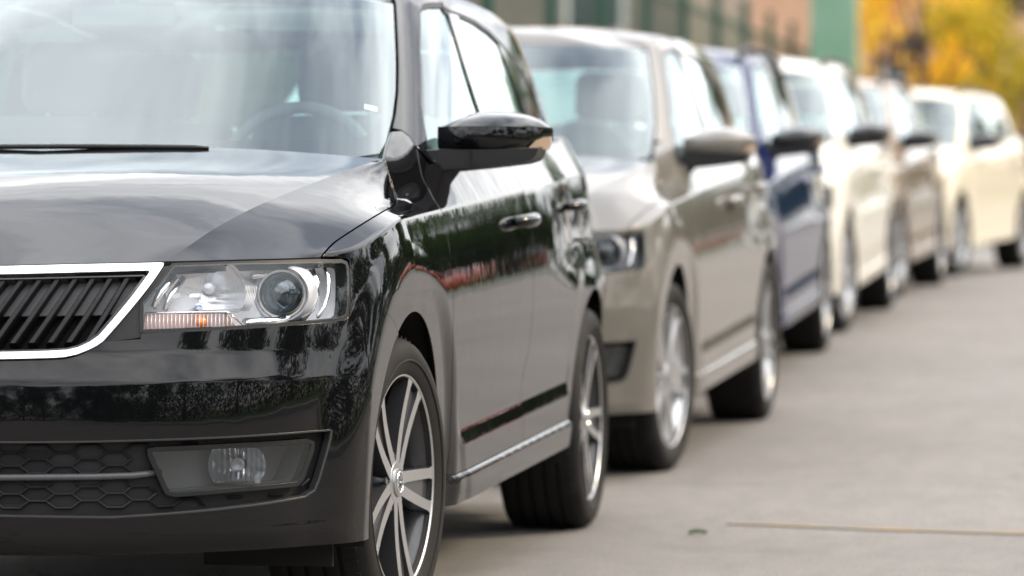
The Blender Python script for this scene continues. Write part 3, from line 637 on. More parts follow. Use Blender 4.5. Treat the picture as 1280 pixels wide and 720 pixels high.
    # ---------------- glasshouse
    we = trh([(491, 5), (493, 40), (494.5, 80), (494, 115), (491, 142), (486, 163), (482, 178), (474, 192)])
    wtop = [(0, 1.372), (.2, 1.371), (.4, 1.367), (.52, 1.361)]; wtop = [p for p in wtop if p[0] < we[0][0]-.03]
    wbot = [(we[-1][0]-.08, we[-1][1]-.012), (.35, .978), (.2, .98), (0, .978)]
    WS = mir(wtop+we+wbot)
    ws = put('windscreen', hpatch([WS], res=.022), 'glass', car)
    inn = [(0, 1.358)]+trh([(240, 1), (434, 8), (470, 10.5), (480, 15), (483, 28), (483, 70), (481.7, 119), (476, 150), (468, 162), (455, 169), (430, 174.5), (340, 174), (240, 173), (100, 171.5), (0, 171)]); inn.append((0, inn[-1][1]))
    put('frit_band', hpatch([WS, mir(inn)], res=.016, off=-.004), 'frit', ws)
    tgp = trh([(457, 127.5), (473, 131.5), (473, 136.5), (457, 133)]); put('paper_tag', hpatch([tgp], res=.02, off=-.006), 'paper', ws)
    zt = lambda y: float(np.interp(y, [1.7, 1.9, 2.2, 2.6, 3.2, 3.7, 4.0], [1.372, 1.385, 1.402, 1.41, 1.395, 1.35, 1.30]))
    fe_ = trh([(495.5, 4), (497.5, 40), (499, 80), (498.5, 115), (495.5, 142), (491.5, 160)])
    foot = [(uu, zz) for uu, zz in trh([(502, 162), (512, 170), (519, 181)])]
    yF = house(*foot[-1])[1]
    belt_l = [(float(hu_y(y, zbelt(y)-.012)), zbelt(y)-.012) for y in np.linspace(yF+.04, 3.9, 34)]
    top_l = [(float(hu_y(y, zt(y))), zt(y)) for y in np.linspace(3.65, 2.05, 24)]
    rear_l = [(float(hu_y(y, z)), z) for y, z in ((4.0, 1.07), (3.95, 1.15), (3.86, 1.24), (3.75, 1.315))]
    frame = fe_+foot+belt_l+rear_l+top_l
    dlo_f = trh([(534, 184), (529, 158), (524.5, 128), (523.3, 60), (524, 14), (528, 5.5), (536, 3.5), (553, 3.2)])
    dlo_top = [(float(hu_y(y, z)), z) for y, z in ((2.30, 1.357), (2.50, 1.356), (2.70, 1.35), (2.90, 1.335), (3.10, 1.305), (3.30, 1.262), (3.48, 1.20), (3.58, 1.14), (3.62, 1.075))]
    dlo_top = [p for p in dlo_top if p[0] > dlo_f[-1][0]+.02]
    yD = house(*dlo_f[0])[1]
    dlo_b = [(float(hu_y(y, zbelt(y)+.010)), zbelt(y)+.010) for y in np.linspace(3.60, yD+.02, 30)]
    DLO = dlo_f+dlo_top+dlo_b
    put('side_frame', hpatch([frame, DLO], res=.016, flange=.012), 'black', car, 'both')
    put('window_seal', hpatch([[tuple(p) for p in resample(DLO, .02, np.array(HS))], [tuple(p) for p in inset_loop(DLO, .011)]], res=.012, off=-.003), 'plastic', car, 'both')
    def yz(pts): return [(float(hu_y(y, z)), z) for y, z in pts]
    IN = inset_loop(DLO, .009)
    # split the window opening at two slanted pillars
    bl = trh([(553, 3), (602, 133)]); br = trh([(565.5, 5), (613.5, 133)]); bl = [house(*p)[1:] for p in bl]; br = [house(*p)[1:] for p in br]
    def line_y(pr, z): (y0, z0), (y1, z1) = pr; return y0+(y1-y0)*(z-z0)/(z1-z0)
    cl = [(3.02, 1.32), (3.16, 1.05)]
    uI = np.array(IN); PI_ = house(uI[:, 0], uI[:, 1])
    def cut(lo, hi):
        """piece of the window opening between two slanted lines"""
        pts = [tuple(p) for p in np.stack([PI_[:, 1], PI_[:, 2]], -1)]
        for pr, sg in ((lo, 1), (hi, -1)):
            if pr is None: continue
            o = []
            for i in range(len(pts)):
                a, b = pts[i], pts[(i+1) % len(pts)]; da = sg*(a[0]-line_y(pr, a[1])); db = sg*(b[0]-line_y(pr, b[1]))
                if da >= 0: o.append(a)
                if da*db < 0: k = da/(da-db); o.append((a[0]+(b[0]-a[0])*k, a[1]+(b[1]-a[1])*k))
            pts = o
        return yz(pts)
    for nm, lo, hi, of, mm in (('front_side_window', None, bl, -.007, 'sideglass'), ('pillar_trim', bl, br, -.001, 'gloss'), ('rear_side_window', br, cl, -.007, 'sideglass'), ('quarter_trim', cl, None, -.003, 'gloss')):
        put(nm, hpatch([cut(lo, hi)], res=.02, off=of, flange=(.006 if mm == 'gloss' else 0)), mm, car, 'both')
    # roof skin
    ed = [(0, 1.374), (.2, 1.373), (.4, 1.369)]; c0 = fe_[0]; ed = [p for p in ed if p[0] < c0[0]-.05]+[(we[0][0]-.02, we[0][1]+.003)]+[(c0[0], c0[1]+.004)]
    for y in np.linspace(2.05, 3.65, 30): ed.append((float(hu_y(y, zt(y)+.002)), zt(y)+.002))
    ed += [(float(hu_y(y, z)), z) for y, z in ((3.75, 1.317),)]+[(lerp(float(hu_y(3.75, 1.317)), 3, k), 1.317+.015*k) for k in (.25, .5, .75, 1)]
    E_ = house(np.array([p[0] for p in ed]), np.array([p[1] for p in ed])); E_ = respl(E_, 90, 1)
    spy = np.clip(E_[:, 1], 2.05, 3.25); spz = np.interp(spy, [2.05, 2.4, 2.8, 3.25], [1.442, 1.458, 1.455, 1.43]); SP = np.stack([0*spy, spy, spz], -1)
    ss = np.linspace(0, 1, 20); G_ = []
    for s in ss: q = E_*(1-s)+SP*s; q[:, 2] = E_[:, 2]+(SP[:, 2]-E_[:, 2])*(1-(1-s)**2.4); G_.append(q)
    G_ = np.array(G_); mb = MB(); v, f = gridmesh(G_); mb.add(v, f); mb.add(v*np.array([-1, 1, 1]), [x[::-1] for x in f])
    mb.build('roof', 'black', car, True)
    rg = [(float(hu_y(y, z)), z) for y, z in ((4.0, 1.075), (3.96, 1.15), (3.87, 1.24), (3.77, 1.31))]
    rf = lambda u, z: house(np.where(u >= 0, 3-u, -(3+u)), z); rfn = lambda u, z: nrm(rf, u, z, .002, .0015)
    rl = [(0, 1.06)]+[(3-u+.0, z) for u, z in rg]+[(0, 1.325)]
    rl = [(max(u-.02, 0) if i not in (0, len(rl)-1) else 0, z) for i, (u, z) in enumerate(rl)]
    put('rear_window', patch(rf, rfn, [mir(rl)], .03, (1.05, 1), flip=-1, off=-.002), 'sideglass', car)
    # window-sill moulding
    for s in (1, -1):
        pts = [house(float(hu_y(y, zbelt(y)+.002)), zbelt(y)+.002)*np.array([s, 1, 1]) for y in np.linspace(yF+.03, 3.62, 40)]
        MB().tube([p+np.array([s*.001, 0, 0]) for p in pts], .0065, 6).build('sill_moulding', 'plastic', car, True)

    # ---------------- front end details
    gr = put('grille', bpatch([mir(co), mir(ci)], res=.008, off=.007, flange=.02), 'chrome', car)
    put('grille_backing', bpatch([mir(ci)], res=.03, off=-.055), 'matte', gr)
    put('grille_inner_rim', bpatch([mir(inset_loop2(ci, -.001)), mir(inset_loop2(ci, .007))], res=.01, off=-.004, flange=.04), 'gloss', gr)
    gi = np.array(inset_loop2(ci, .006))*np.array(BS)
    gin = np.array(mir(inset_loop2(ci, .006)))*np.array(BS)
    lean = .62; zt_ = ci[1][1]; 
    for s in (1, -1):
        for k in range(14):
            # slat axis: starts at the top edge, leans towards the centre line further down
            top_u = .040+.0372*k; q0 = np.interp(top_u, [p[0] for p in ci[:5]], [p[1] for p in ci[:5]])-.012
            pts = []
            for j in range(40):
                q = q0-j*.006; u = top_u-lean*(q0-q)*QS
                if inside(np.array([[u*BS[0]*1.0, q*QS]]), gin)[0]: pts.append((u, q))
                elif pts: break
            if len(pts) < 5: continue
            pts = [pts[0], pts[len(pts)//3], pts[2*len(pts)//3], pts[-1]]
            sec = [(-.0135, -.048), (-.0075, -.012), (-.0055, -.009), (.0035, -.009), (.0055, -.012), (.0095, -.048)]
            v = []
            for (u, q) in pts:
                for du, dd in sec:
                    uu, qq = s*(u+du), q
                    P = belt(uu, qq); nn = bn(uu, qq); v.append(P+nn*dd)
            m_ = len(sec); f = [(a*m_+b, a*m_+(b+1) % m_, (a+1)*m_+(b+1) % m_, (a+1)*m_+b) for a in range(len(pts)-1) for b in range(m_)]+[tuple(range(m_)), tuple(range(len(pts)*m_-1, (len(pts)-1)*m_-1, -1))]
            MB().add(v, f).build('slat', 'plastic', gr)
    # blanking strip that closes the upper half between the slats
    qa = ci[1][1]-.008; qm = tr([(100, 389)])[0][1]
    um = .5
    bl_ = [(0, qa), (ci[3][0]-.015, qa), (ci[3][0]-.05, qm), (0, qm)]
    put('grille_blank', bpatch([mir(bl_)], res=.02, off=-.030, flange=.01), mat('grille_grey', (.06, .06, .062), .5), gr)
    # filler between grille and headlight
    fl = tr([(205.5, 331.5), (214, 330.5), (176.5, 377), (176.5, 421), (132, 427), (130, 426)])
    put('grille_end_cap', bpatch([fl], res=.012, off=-.004, flange=.02), 'plastic', gr, None); 
    V, F, NN = bpatch([fl], res=.012, off=-.004, flange=.02); put('grille_end_cap', (V*np.array([-1, 1, 1]), [t[::-1] for t in F], NN*np.array([-1, 1, 1])), 'plastic', gr)
    put('slam_panel', bpatch([mir([(0, fedge[0][1]-.004)]+[(u, q-.004) for u, q in fedge]+tr([(398, 327), (300, 329), (206, 331)])+[(0, chrome_out[0][1])])], res=.02, off=-.02), 'matte', car)

    # headlights
    lamp, lamp2 = put('headlight', bpatch([hl], res=.010, off=0.0, inset=.0015), 'lens', car, 'both')
    def twin(fn):
        fn(1, lamp); fn(-1, lamp2)
    def flipx(d, s):
        V, F, NN = d
        return (V, F, NN) if s > 0 else (V*np.array([-1, 1, 1]), [t[::-1] for t in F], NN*np.array([-1, 1, 1]))
    seal = bpatch([inset_loop2(hl, -.0055), inset_loop2(hl, .003)], res=.008, off=-.002, flange=.03)
    hous = bpatch([hl], res=.012, off=-.075); wall = bpatch([hl], res=.02, off=-.012, flange=.07)
    def walls():
        # open box of the lamp: ring of side walls
        l = resample(hl, .012, np.array(BS)); P = belt(l[:, 0], l[:, 1]); n = bn(l[:, 0], l[:, 1]); c = P.mean(0); A = P-n*.004; B = P-n*.077
        m_ = len(P); return np.concatenate([A, B]), [(i, (i+1) % m_, m_+(i+1) % m_, m_+i) for i in range(m_)]
    wv, wf_ = walls()
    Pp, Pn, _ = place_on_belt(369, 361, .042); Pr, Rn, _ = place_on_belt(266, 356, .040)
    ind = [(186, 387), (292, 386), (307, 407), (184, 411.5)]
    indl = tr(ind)
    fin = tr([(178, 413), (178, 380), (202, 350), (204, 412)])
    def lamp_parts(s, par):
        S3 = np.array([s, 1, 1])
        put('lamp_seal', flipx(seal, s), 'plastic', par); put('lamp_housing', flipx(hous, s), 'lampwhite', par)
        link('lamp_wall', mesh_from('lamp_wall', wv*S3, wf_), 'lampwhite', par)
        fwd = Vector((.10*s, -1, .0)).normalized(); q = fwd.to_track_quat('Y', 'Z')   # local +Y looks forward
        def orient(o, P): o.location = Vector(P*S3); o.rotation_euler = q.to_euler(); return o
        # projector: bezel, inner ring, clear ball lens
        pz = empty('x'); bpy.data.objects.remove(pz)
        orient(MB().lathe([(.066, -.03), (.058, .004), (.053, .010), (.049, .006), (.0465, -.004), (.043, -.02)], 56, 'y').build('projector_bezel', 'lampgrey', par, True, 60), Pp)
        orient(MB().lathe([(.0485, .002), (.0475, .008), (.043, .008), (.0395, -.008), (.0385, -.02)], 56, 'y').build('projector_ring', 'chrome', par, True, 60), Pp)
        orient(MB().lathe([(.0390, -.010), (.0365, .000), (.030, .010), (.020, .017), (.010, .0205), (.0005, .0215)], 48, 'y').build('projector_lens', 'proj', par, True), Pp)
        orient(MB().lathe([(.038, -.012), (.030, -.035), (.014, -.050), (.0005, -.052)], 40, 'y').build('projector_bowl', 'lampsil', par, True), Pp)
        # reflector bowl with facets and a bulb
        rb = MB(); nseg, nr = 60, 16; v = []
        for i in range(nr+1):
            r = .010+.062*(i/nr); y = -.030+.034*(r/.072)**1.7
            for j in range(nseg):
                a = 2*math.pi*j/nseg; x_, z_ = r*math.cos(a)*1.08, min(max(r*math.sin(a), -.040), .052)
                v.append((x_, y+(.0009*math.sin(x_*900) if z_ > .004 else .0012*math.sin(z_*420)*(r > .02)), z_))
        f = [(i*nseg+j, i*nseg+(j+1) % nseg, (i+1)*nseg+(j+1) % nseg, (i+1)*nseg+j) for i in range(nr) for j in range(nseg)]
        orient(rb.add(v, f).build('reflector_bowl', 'lampbowl', par, True), Pr)
        orient(MB().lathe([(.0125, -.05), (.0125, -.012), (.010, -.004), (.0005, -.001)], 20, 'y').build('bulb', 'lampgrey', par, True, 50), Pr+np.array([.004, 0, .006]))
        orient(MB().lathe([(.0085, -.05), (.009, -.02), (.007, -.008), (.0005, -.004)], 20, 'y').build('sidelight_bulb', 'bulb', par, True, 50), Pr+np.array([-.016, -.012, -.034]))
        # fluted bezel around the bowl
        for k in range(9):
            a = tr_cache['flutes'][k]; MB().tube([p*S3 for p in a], .0011, 6).build('flute', 'lampgrey', par, True)
        # indicator compartment
        put('indicator_tray', flipx(tr_cache['ind'], s), 'redrib', par)
        for k in range(22): MB().tube([p*S3 for p in tr_cache['ribs'][k]], .0011, 5).build('rib', 'lampgrey', par, True)
        o = MB().lathe([(.0005, .010), (.010, .008), (.015, .002), (.016, -.008), (.009, -.016)], 20, 'y').build('indicator_bulb', 'amber', par, True); orient(o, tr_cache['bulb'])
        MB().tube([p*S3 for p in tr_cache['indtop']], .0018, 6).build('indicator_trim', 'chrome', par, True)
        for cset, m_, r_ in tr_cache['blades']: MB().tube([p*S3 for p in cset], r_, 8).build('light_guide', m_, par, True)
    tr_cache = {}
    def sub(pxs, depth):
        uq_ = TBelt(pxs); return belt(uq_[:, 0], uq_[:, 1])-bn(uq_[:, 0], uq_[:, 1])*depth
    tr_cache['flutes'] = [sub([(306+k*2.4, 337+k*1.2), (313+k*2.4, 352), (311+k*2.2, 370), (300+k*2.6, 384)], .035) for k in range(9)]
    tr_cache['ind'] = bpatch([indl], res=.01, off=-.034, flange=.03)
    tr_cache['ribs'] = [sub([(188+k*5.2, 388), (187+k*5.25, 410)], .029) for k in range(22)]
    tr_cache['bulb'] = sub([(258, 398)], .040)[0]
    tr_cache['indtop'] = sub([(184, 386.5), (292, 385.5), (314, 405)], .028)
    tr_cache['blades'] = [(sub([(412, 331), (418, 345), (418, 365), (413, 382), (404, 395)], .016), 'chrome', .0042), (sub([(400, 331), (407, 347), (407, 365), (401, 382), (388, 396)], .030), 'lampsil', .010),
                          (sub([(330, 332), (360, 329.5), (395, 329)], .05), 'lampsil', .007), (sub([(318, 399), (350, 398), (395, 396)], .04), 'lampsil', .010), (sub([(222, 336), (205, 358), (196, 380)], .03), 'lampsil', .008), (sub([(236, 335), (219, 362), (212, 381)], .04), 'lampsil', .006)]
    twin(lamp_parts)

    # lower intake: backing, honeycomb, bar, lip reflection strip, fog lamps
    fog_o = tr([(190, 565), (300, 560), (388, 554.5), (393, 556), (392, 562), (380, 598), (376, 603), (300, 610), (222, 616.5), (213, 615)])
    fh = inset_loop2(fog_o, -.004)
    lg = put('lower_grille', bpatch([mir(insh), fh, [(-u, q) for u, q in fh]], res=.02, off=-.027), mat('intake_plastic', (.013, .013, .014), .55, spec=.3), car)
    put('lip_reflection', bpatch([mir(inset_loop2(insh, .0)), mir(inset_loop2(insh, .003))], res=.008, off=.0008, flange=.02), mat('satin_dark', (.04, .04, .042), .3, .2), lg)  # satin ring added for the bright reflection along the bumper edge
    gl = np.array(mir(inset_loop2(insh, .008)))*np.array(BS)
    fg_out = np.array(inset_loop2(fog_o, -.012))*np.array(BS)
    hb = MB(); cw, ch = .050, .0265
    seen = set()
    for i in range(-18, 19):
        for j in range(-2, 9):
            cu = i*cw; z0 = .302+j*ch+(ch/2 if i % 2 else 0)
            hx = [(cu-cw*.68, z0), (cu-cw*.32, z0+ch/2), (cu+cw*.32, z0+ch/2), (cu+cw*.68, z0), (cu+cw*.32, z0-ch/2), (cu-cw*.32, z0-ch/2)]
            for a in range(6):
                p, q = hx[a], hx[(a+1) % 6]; key = tuple(sorted([(round(p[0]*2000), round(p[1]*2000)), (round(q[0]*2000), round(q[1]*2000))]))
                if key in seen: continue
                seen.add(key)
                uv = np.array([[k[0], q_of(float(np.interp(abs(k[0]), BU, BY)), k[1])] for k in (p, q)]); us = uv*np.array(BS)
                if not inside(us, gl).all(): continue
                ua = np.abs(us*np.array([1, 1]));
                if inside(np.stack([np.abs(us[:, 0]), us[:, 1]], -1), fg_out).any(): continue
                A = belt(uv[:, 0], uv[:, 1])-bn(uv[:, 0], uv[:, 1])*.0215; hb.bar(A[0], A[1], .0026, n=4, cap=False)
    hb.build('honeycomb', 'plastic', lg)['kind'] = 'stuff'
    cav = [(0, q_of(.01, .412)), (.32, q_of(.03, .412)), (.32, q_of(.03, .312)), (0, q_of(.01, .312))]
    put('intake_void', bpatch([mir(cav)], res=.03, off=-.0255), 'matte', lg)
    barp = TBelt([(0, 598), (60, 597.6), (120, 597), (170, 595.5), (196, 592)]); bu = np.concatenate([-barp[::-1, 0], [0], barp[:, 0]]); bq = np.concatenate([barp[::-1, 1], [barp[0, 1]], barp[:, 1]])
    MB().tube(belt(bu, bq)-bn(bu, bq)*.017, .0065, 10).build('grille_bar', 'satin' if False else mat('bar_satin', (.07, .07, .075), .3), lg, True)
    fgl = bpatch([fog_o], res=.012, off=-.010, inset=.001); fgf = bpatch([inset_loop2(fog_o, -.009), fog_o], res=.008, off=-.008, flange=.02); fgb = bpatch([fog_o], res=.016, off=-.080)
    fw_ = resample(fog_o, .012, np.array(BS)); fA = belt(fw_[:, 0], fw_[:, 1]); fN = bn(fw_[:, 0], fw_[:, 1]); m_ = len(fA); fv = np.concatenate([fA-fN*.011, fA-fN*.082]); ff = [(i, (i+1) % m_, m_+(i+1) % m_, m_+i) for i in range(m_)]
    Pf, _, _ = place_on_belt(308, 583, .034)
    for s in (1, -1):
        S3 = np.array([s, 1, 1]); fo_ = put('fog_light', flipx(fgl, s), 'foglens', car)
        put('fog_frame', flipx(fgf, s), 'plastic', fo_); put('fog_housing', flipx(fgb, s), mat('fog_grey', (.26, .26, .265), .35), fo_); link('fog_wall', mesh_from('fog_wall', fv*S3, ff), mat('fog_grey2', (.14, .14, .145), .35), fo_)
        rb = MB(); v = []; nseg, nr = 56, 12
        for i in range(nr+1):
            r = .008+.047*(i/nr)
            for j in range(nseg): a = 2*math.pi*j/nseg; v.append((r*math.cos(a), -.035+.042*(r/.055)**2+.0022*math.sin(r*math.cos(a)*620), min(max(r*math.sin(a), -.034), .034)))
        rb.add(v, [(i*nseg+j, i*nseg+(j+1) % nseg, (i+1)*nseg+(j+1) % nseg, (i+1)*nseg+j) for i in range(nr) for j in range(nseg)])
        o = rb.build('reflector_bowl', 'lampsil', fo_, True); o.location = Vector(Pf*S3); o.rotation_euler = (0, 0, math.pi+.15*s)
        o = MB().lathe([(.013, -.03), (.0135, .0), (.0105, .004), (.0095, -.004), (.0005, -.006)], 24, 'y').build('bulb', 'lampgrey', fo_, True, 50); o.location = Vector(Pf*S3); o.rotation_euler = (0, 0, math.pi+.15*s)

    # ---------------- door mirrors
    YM = 1.60
    capx = np.array([onY(px, py, YM) for px, py in ((551, 176), (552, 166), (554, 158), (563, 149), (580, 141), (605, 137), (630, 138), (655, 143.5), (670, 150.5), (678, 157), (681.5, 164))])
    xs = np.linspace(capx[0][0], capx[-1][0], 34); zc = onY(600, 159, YM)[2]; zbm = onY(600, 187, YM)[2]
    ztop = np.interp(xs, capx[:, 0], capx[:, 2]); ztop[0] = zc; ztop[-1] = zc+.0005; ztop = np.maximum(ztop, zc+.0005)
    v = []; xm = .865
    for i, x in enumerate(xs):
        yf = 1.51+(.17*((x-xm)/(xs[-1]-xm))**2.4 if x > xm else .05*((xm-x)/(xm-xs[0]))**2)
        inn_ = max(0, (xs[0]+.012-x)/.012); zbb = zbm+.0*x+(.018*sm(.97, 1.006, x)); yr = 1.715
        pr = [(yr, zbb+.004), (yf+.03, zbb), (yf+.008, zbb+.003), (yf+.001, zbb+.012), (yf, zbb+.03), (yf+.002, zc-.004), (yf+.004, zc)]
        for a in np.linspace(12, 90, 8): pr.append((yf+.004+(1.695-yf-.004)*((a-12)/78)**1.25, zc+.0006+(ztop[i]-zc)*math.sin(R((a-12)/78*90))**.95))
        pr += [(1.705, ztop[i]-.001), (yr, ztop[i]-.004)]
        pr = [(min(a, yr), b) for a, b in pr]
        v += [(x, a, b) for a, b in pr]
    k = len(pr); f = [(i*k+j, (i+1)*k+j, (i+1)*k+j+1, i*k+j+1) for i in range(len(xs)-1) for j in range(k-1)]+[tuple(range(k)), tuple(range(len(v)-1, len(v)-k-1, -1))]
    mm = MB().add(v, f); mir1 = mm.build('door_mirror', 'black', car, True, 38)
    armp = [(531, 187.5), (560, 186.5), (610, 186), (650, 185), (675, 183.5), (672, 194), (667, 200.5), (655, 204.5), (610, 210), (570, 214), (545, 216), (531, 217)]
    A = np.array([onY(px, py, YM) for px, py in armp]); n = len(A); rings = []
    for yy, sc_ in ((1.70, .97), (1.66, 1.0), (1.57, 1.0), (1.535, .97), (1.52, .88)):
        c = A.mean(0); B = A.copy(); B[:, 2] = c[2]+(A[:, 2]-c[2])*sc_; B[:, 1] = yy+.10*np.maximum(0, (A[:, 0]-.88)/.12)**2.2*(1 if yy < 1.66 else 0)*.6; B[:, 1] = np.minimum(B[:, 1], 1.70); rings.append(B)
    v = np.concatenate(rings); f = [(a*n+b, a*n+(b+1) % n, (a+1)*n+(b+1) % n, (a+1)*n+b) for a in range(4) for b in range(n)]+[tuple(range(n)), tuple(range(5*n-1, 4*n-1, -1))]
    a1 = MB().add(v, f).build('mirror_arm', 'plastic', mir1, True, 40)
    seam = MB().box((onY(597, 198, YM)[0], 1.519, onY(597, 199, YM)[2]), (.0025, .006, .042)).build('seam', 'matte', mir1)
    ip = [onY(px, py, YM) for px, py in ((660, 186), (667, 176), (674, 171.5), (681, 170), (681, 177), (677, 186.5))]
    v = []
    for p in ip: yf = 1.51+.17*((p[0]-xm)/(xs[-1]-xm))**2.4 if p[0] > xm else 1.51; v += [(p[0]+.002, yf-.004, p[2]), (p[0], min(yf+.05, 1.71), p[2])]
    n = len(ip); f = [(2*i, 2*((i+1) % n), 2*((i+1) % n)+1, 2*i+1) for i in range(n)]+[tuple(range(0, 2*n, 2))]
    MB().add(v, f).build('side_indicator', mat('indicator_lens', (.42, .30, .22), .12, .2, 1), mir1)
    MB().box(((xs[0]+xs[-1])/2+.005, 1.717, zbm+.03), (.19, .003, .085)).build('mirror_glass', 'chrome', mir1)
    m2 = mirror_obj(mir1)
    for ch in list(mir1.children): mirror_obj(ch, m2)
    # sail trim in the front corner of the window
    # ---------------- door handles
    for (px, py, dr, dr2) in ((650, 275, fdo, fdo2), (713, 256.5, rdo, rdo2)):
        u, q = TBelt([(px, py)])[0]; P0 = belt(u, q); us = np.linspace(u-.10, u+.10, 15); pts = []; rs = []
        for uu in us:
            t = (uu-u)/.10; P = belt(uu, q); pts.append(P+np.array([.030*(1-abs(t)**3.5)+.001, 0, 0])); rs.append(.017-.007*abs(t)**3)
        for s, par in ((1, dr), (-1, dr2)):
            S3 = np.array([s, 1, 1]); h = MB().tube([p*S3 for p in pts], rs, 12).build('door_handle', 'black', par, True)
            cup = []
            for i in range(24):
                a = 2*math.pi*i/24; cup.append(((u-.005)+.062*math.cos(a), q+.040/QS*math.sin(a)))
            put('cup_reflection', flipx(bpatch([cup], res=.01, off=.0008), s), 'gloss', par)  # black patch: recess cup, enlarged to include the handle's painted reflection
    # ---------------- wheels
    wl = []
    for s in (1, -1):
        wl.append(build_wheel(car, (s*.830, FW, RX), R(-6.0), s)); wl.append(build_wheel(car, (s*.838, RW, RX), 0, s))
        for wy in (FW, RW):
            mb = MB(); n = 30; v = []
            for i in range(n):
                a = R(lerp(-16, 196, i/(n-1))); y = -.372*math.cos(a); z = .372*math.sin(a); xo = float(belt(uy(wy+y), q_of(wy+y, RX+z))[0])-.005; v += [(s*xo, wy+y, RX+z), (s*.55, wy+y, RX+z), (s*.55, wy, RX-.1)]
            f = []
            for i in range(n-1): f += [(3*i, 3*i+3, 3*i+4, 3*i+1), (3*i+1, 3*i+4, 3*i+5, 3*i+2)]
            mb.add(v, f).build('wheel_arch_liner', 'matte', car)
    # ---------------- underbody, undertray
    mb = MB(); mb.box((0, 2.15, .30), (1.05, 3.6, .12)); mb.box((0, .42, .30), (1.0, .5, .14)); mb.box((0, 2.15, .26), (1.56, 1.75, .06)); mb.box((0, 1.305, .56), (1.46, .04, .58)); mb.box((0, 3.95, .32), (1.3, .45, .12)); mb.build('underbody', 'matte', car)
    mb = MB(); mb.box((0, .55, .52), (.95, .55, .4)); mb.build('engine_bay', 'matte', car)
    mb = MB(); mb.bar((-.75, FW, .29), (.75, FW, .29), .03); mb.bar((-.75, RW, .27), (.75, RW, .27), .035); mb.build('axle', 'matte', car)
    MB().box((.64, .47, .20), (.26, .012, .075)).build('air_deflector', 'matte', car); MB().box((-.64, .47, .20), (.26, .012, .075)).build('air_deflector', 'matte', car)
    # ---------------- cabin
    db = MB(); n = 24; v = []
    for i in range(n):
        a = -1+2*i/(n-1); x = a*.70; yb = 1.20+.22*abs(a)**2
        v += [(x, yb, .955), (x, yb+.22, .965), (x, 1.72, .955), (x, 1.80, .90), (x, 1.82, .62)]
    f = [(i*5+k, (i+1)*5+k, (i+1)*5+k+1, i*5+k+1) for i in range(n-1) for k in range(4)]
    db.add(v, f).build('dashboard', 'dash', car, True, 50)
    mb = MB(); mb.tube([(.36+.185*math.cos(a), 1.96+.05*math.sin(a), .935+.175*math.sin(a)) for a in np.linspace(0, 2*math.pi, 40)], .0155, 10)
    mb.box((.36, 1.955, .93), (.13, .05, .10)); mb.box((.36, 1.955, .93), (.34, .02, .035)); mb.box((.36, 1.945, .85), (.05, .02, .15)); mb.build('steering_wheel', 'dash', car, True, 40)
    for sx, yy in ((.36, 2.30), (-.36, 2.30), (.36, 3.12), (-.36, 3.12)):
        st = MB().box((sx, yy+.16, .80), (.48, .14, .62), Matrix.Rotation(R(-14), 3, 'X')).build('seat', 'cloth', car, True, 60, bevel=.05)
        MB().box((sx, yy-.10, .47), (.50, .50, .14)).build('cushion', 'cloth', st, True, 60, bevel=.05)
        MB().box((sx, yy+.25, 1.205), (.255, .10, .18), Matrix.Rotation(R(-10), 3, 'X')).build('headrest', 'cloth', st, True, 60, bevel=.04)
        for d in (-.06, .06): MB().bar((sx+d, yy+.235, 1.05), (sx+d, yy+.245, 1.16), .006).build('headrest_post', 'satin', st)
    rv = MB().box((.0, 1.74, 1.318), (.25, .03, .062)).build('interior_mirror', 'dash', car, True, 60, bevel=.012); MB().bar((0, 1.755, 1.335), (0, 1.775, 1.36), .018, .024).build('mirror_stalk', 'dash', rv, True)
    MB().box((0, 2.9, .42), (1.4, 2.6, .02)).build('cabin_floor', 'matte', car)
    # ---------------- wipers
    for (x0, x1, zc_) in ((-.62, .06, .0), (-.02, .36, .0)):
        pts = []
        for x in np.linspace(x0, x1, 12):
            zz = .990+.006*math.cos(x*3); Lh = house(math.copysign(float(np.interp(abs(x)/hw(zz), _hx, _hl)), x), zz); pts.append(Lh+np.array([0, -.012, .006]))
        wp = MB().tube(pts, [.003]+[.0055]*10+[.003], 8).build('wiper', 'plastic', car, True)
        if x0 < -.5: MB().tube([pts[5]+np.array([0, -.012, .0]), pts[7]+np.array([0, -.012, .003])], .010, 8).build('wiper_hinge', 'plastic', wp, True)
    return car
def inset_loop(l, d): return _inset(l, d, np.array(HS))
def inset_loop2(l, d): return _inset(l, d, np.array(BS))
def _inset(l, d, sc_):
    """outline moved inwards by d metres; points on the centre line stay there"""
    a = resample(l, .012, sc_)*sc_; tg = np.roll(a, -1, 0)-np.roll(a, 1, 0); nn = np.stack([-tg[:, 1], tg[:, 0]], -1); nn /= np.maximum(np.linalg.norm(nn, axis=1, keepdims=True), 1e-9)
    ar = (a[:, 0]*np.roll(a[:, 1], -1)-np.roll(a[:, 0], -1)*a[:, 1]).sum(); b = a+nn*d*(1 if ar > 0 else -1)
    ce = np.abs(a[:, 0]) < 1e-6
    if ce.sum() >= 2:
        # half outline closed along the centre line: slide the end points vertically and drop the rest of the closing side
        i0 = 0; keep = [i for i in range(len(a)) if not ce[i]]; top, bot_ = a[ce][:, 1].max(), a[ce][:, 1].min()
        first, last = a[0, 1], a[[i for i in range(len(a)) if ce[i]][-1], 1]
        k0, k1 = keep[0], keep[-1]; pts = [(0, b[k0, 1])]+[tuple(b[i]) for i in keep]+[(0, b[k1, 1])]; b = np.array(pts)
    b = b/sc_; return [tuple(p) for p in b]

car1 = build_car('parked_car')
tag(car1, 'glossy black hatchback parked at the head of the row', 'car', 'cars parked in a row')

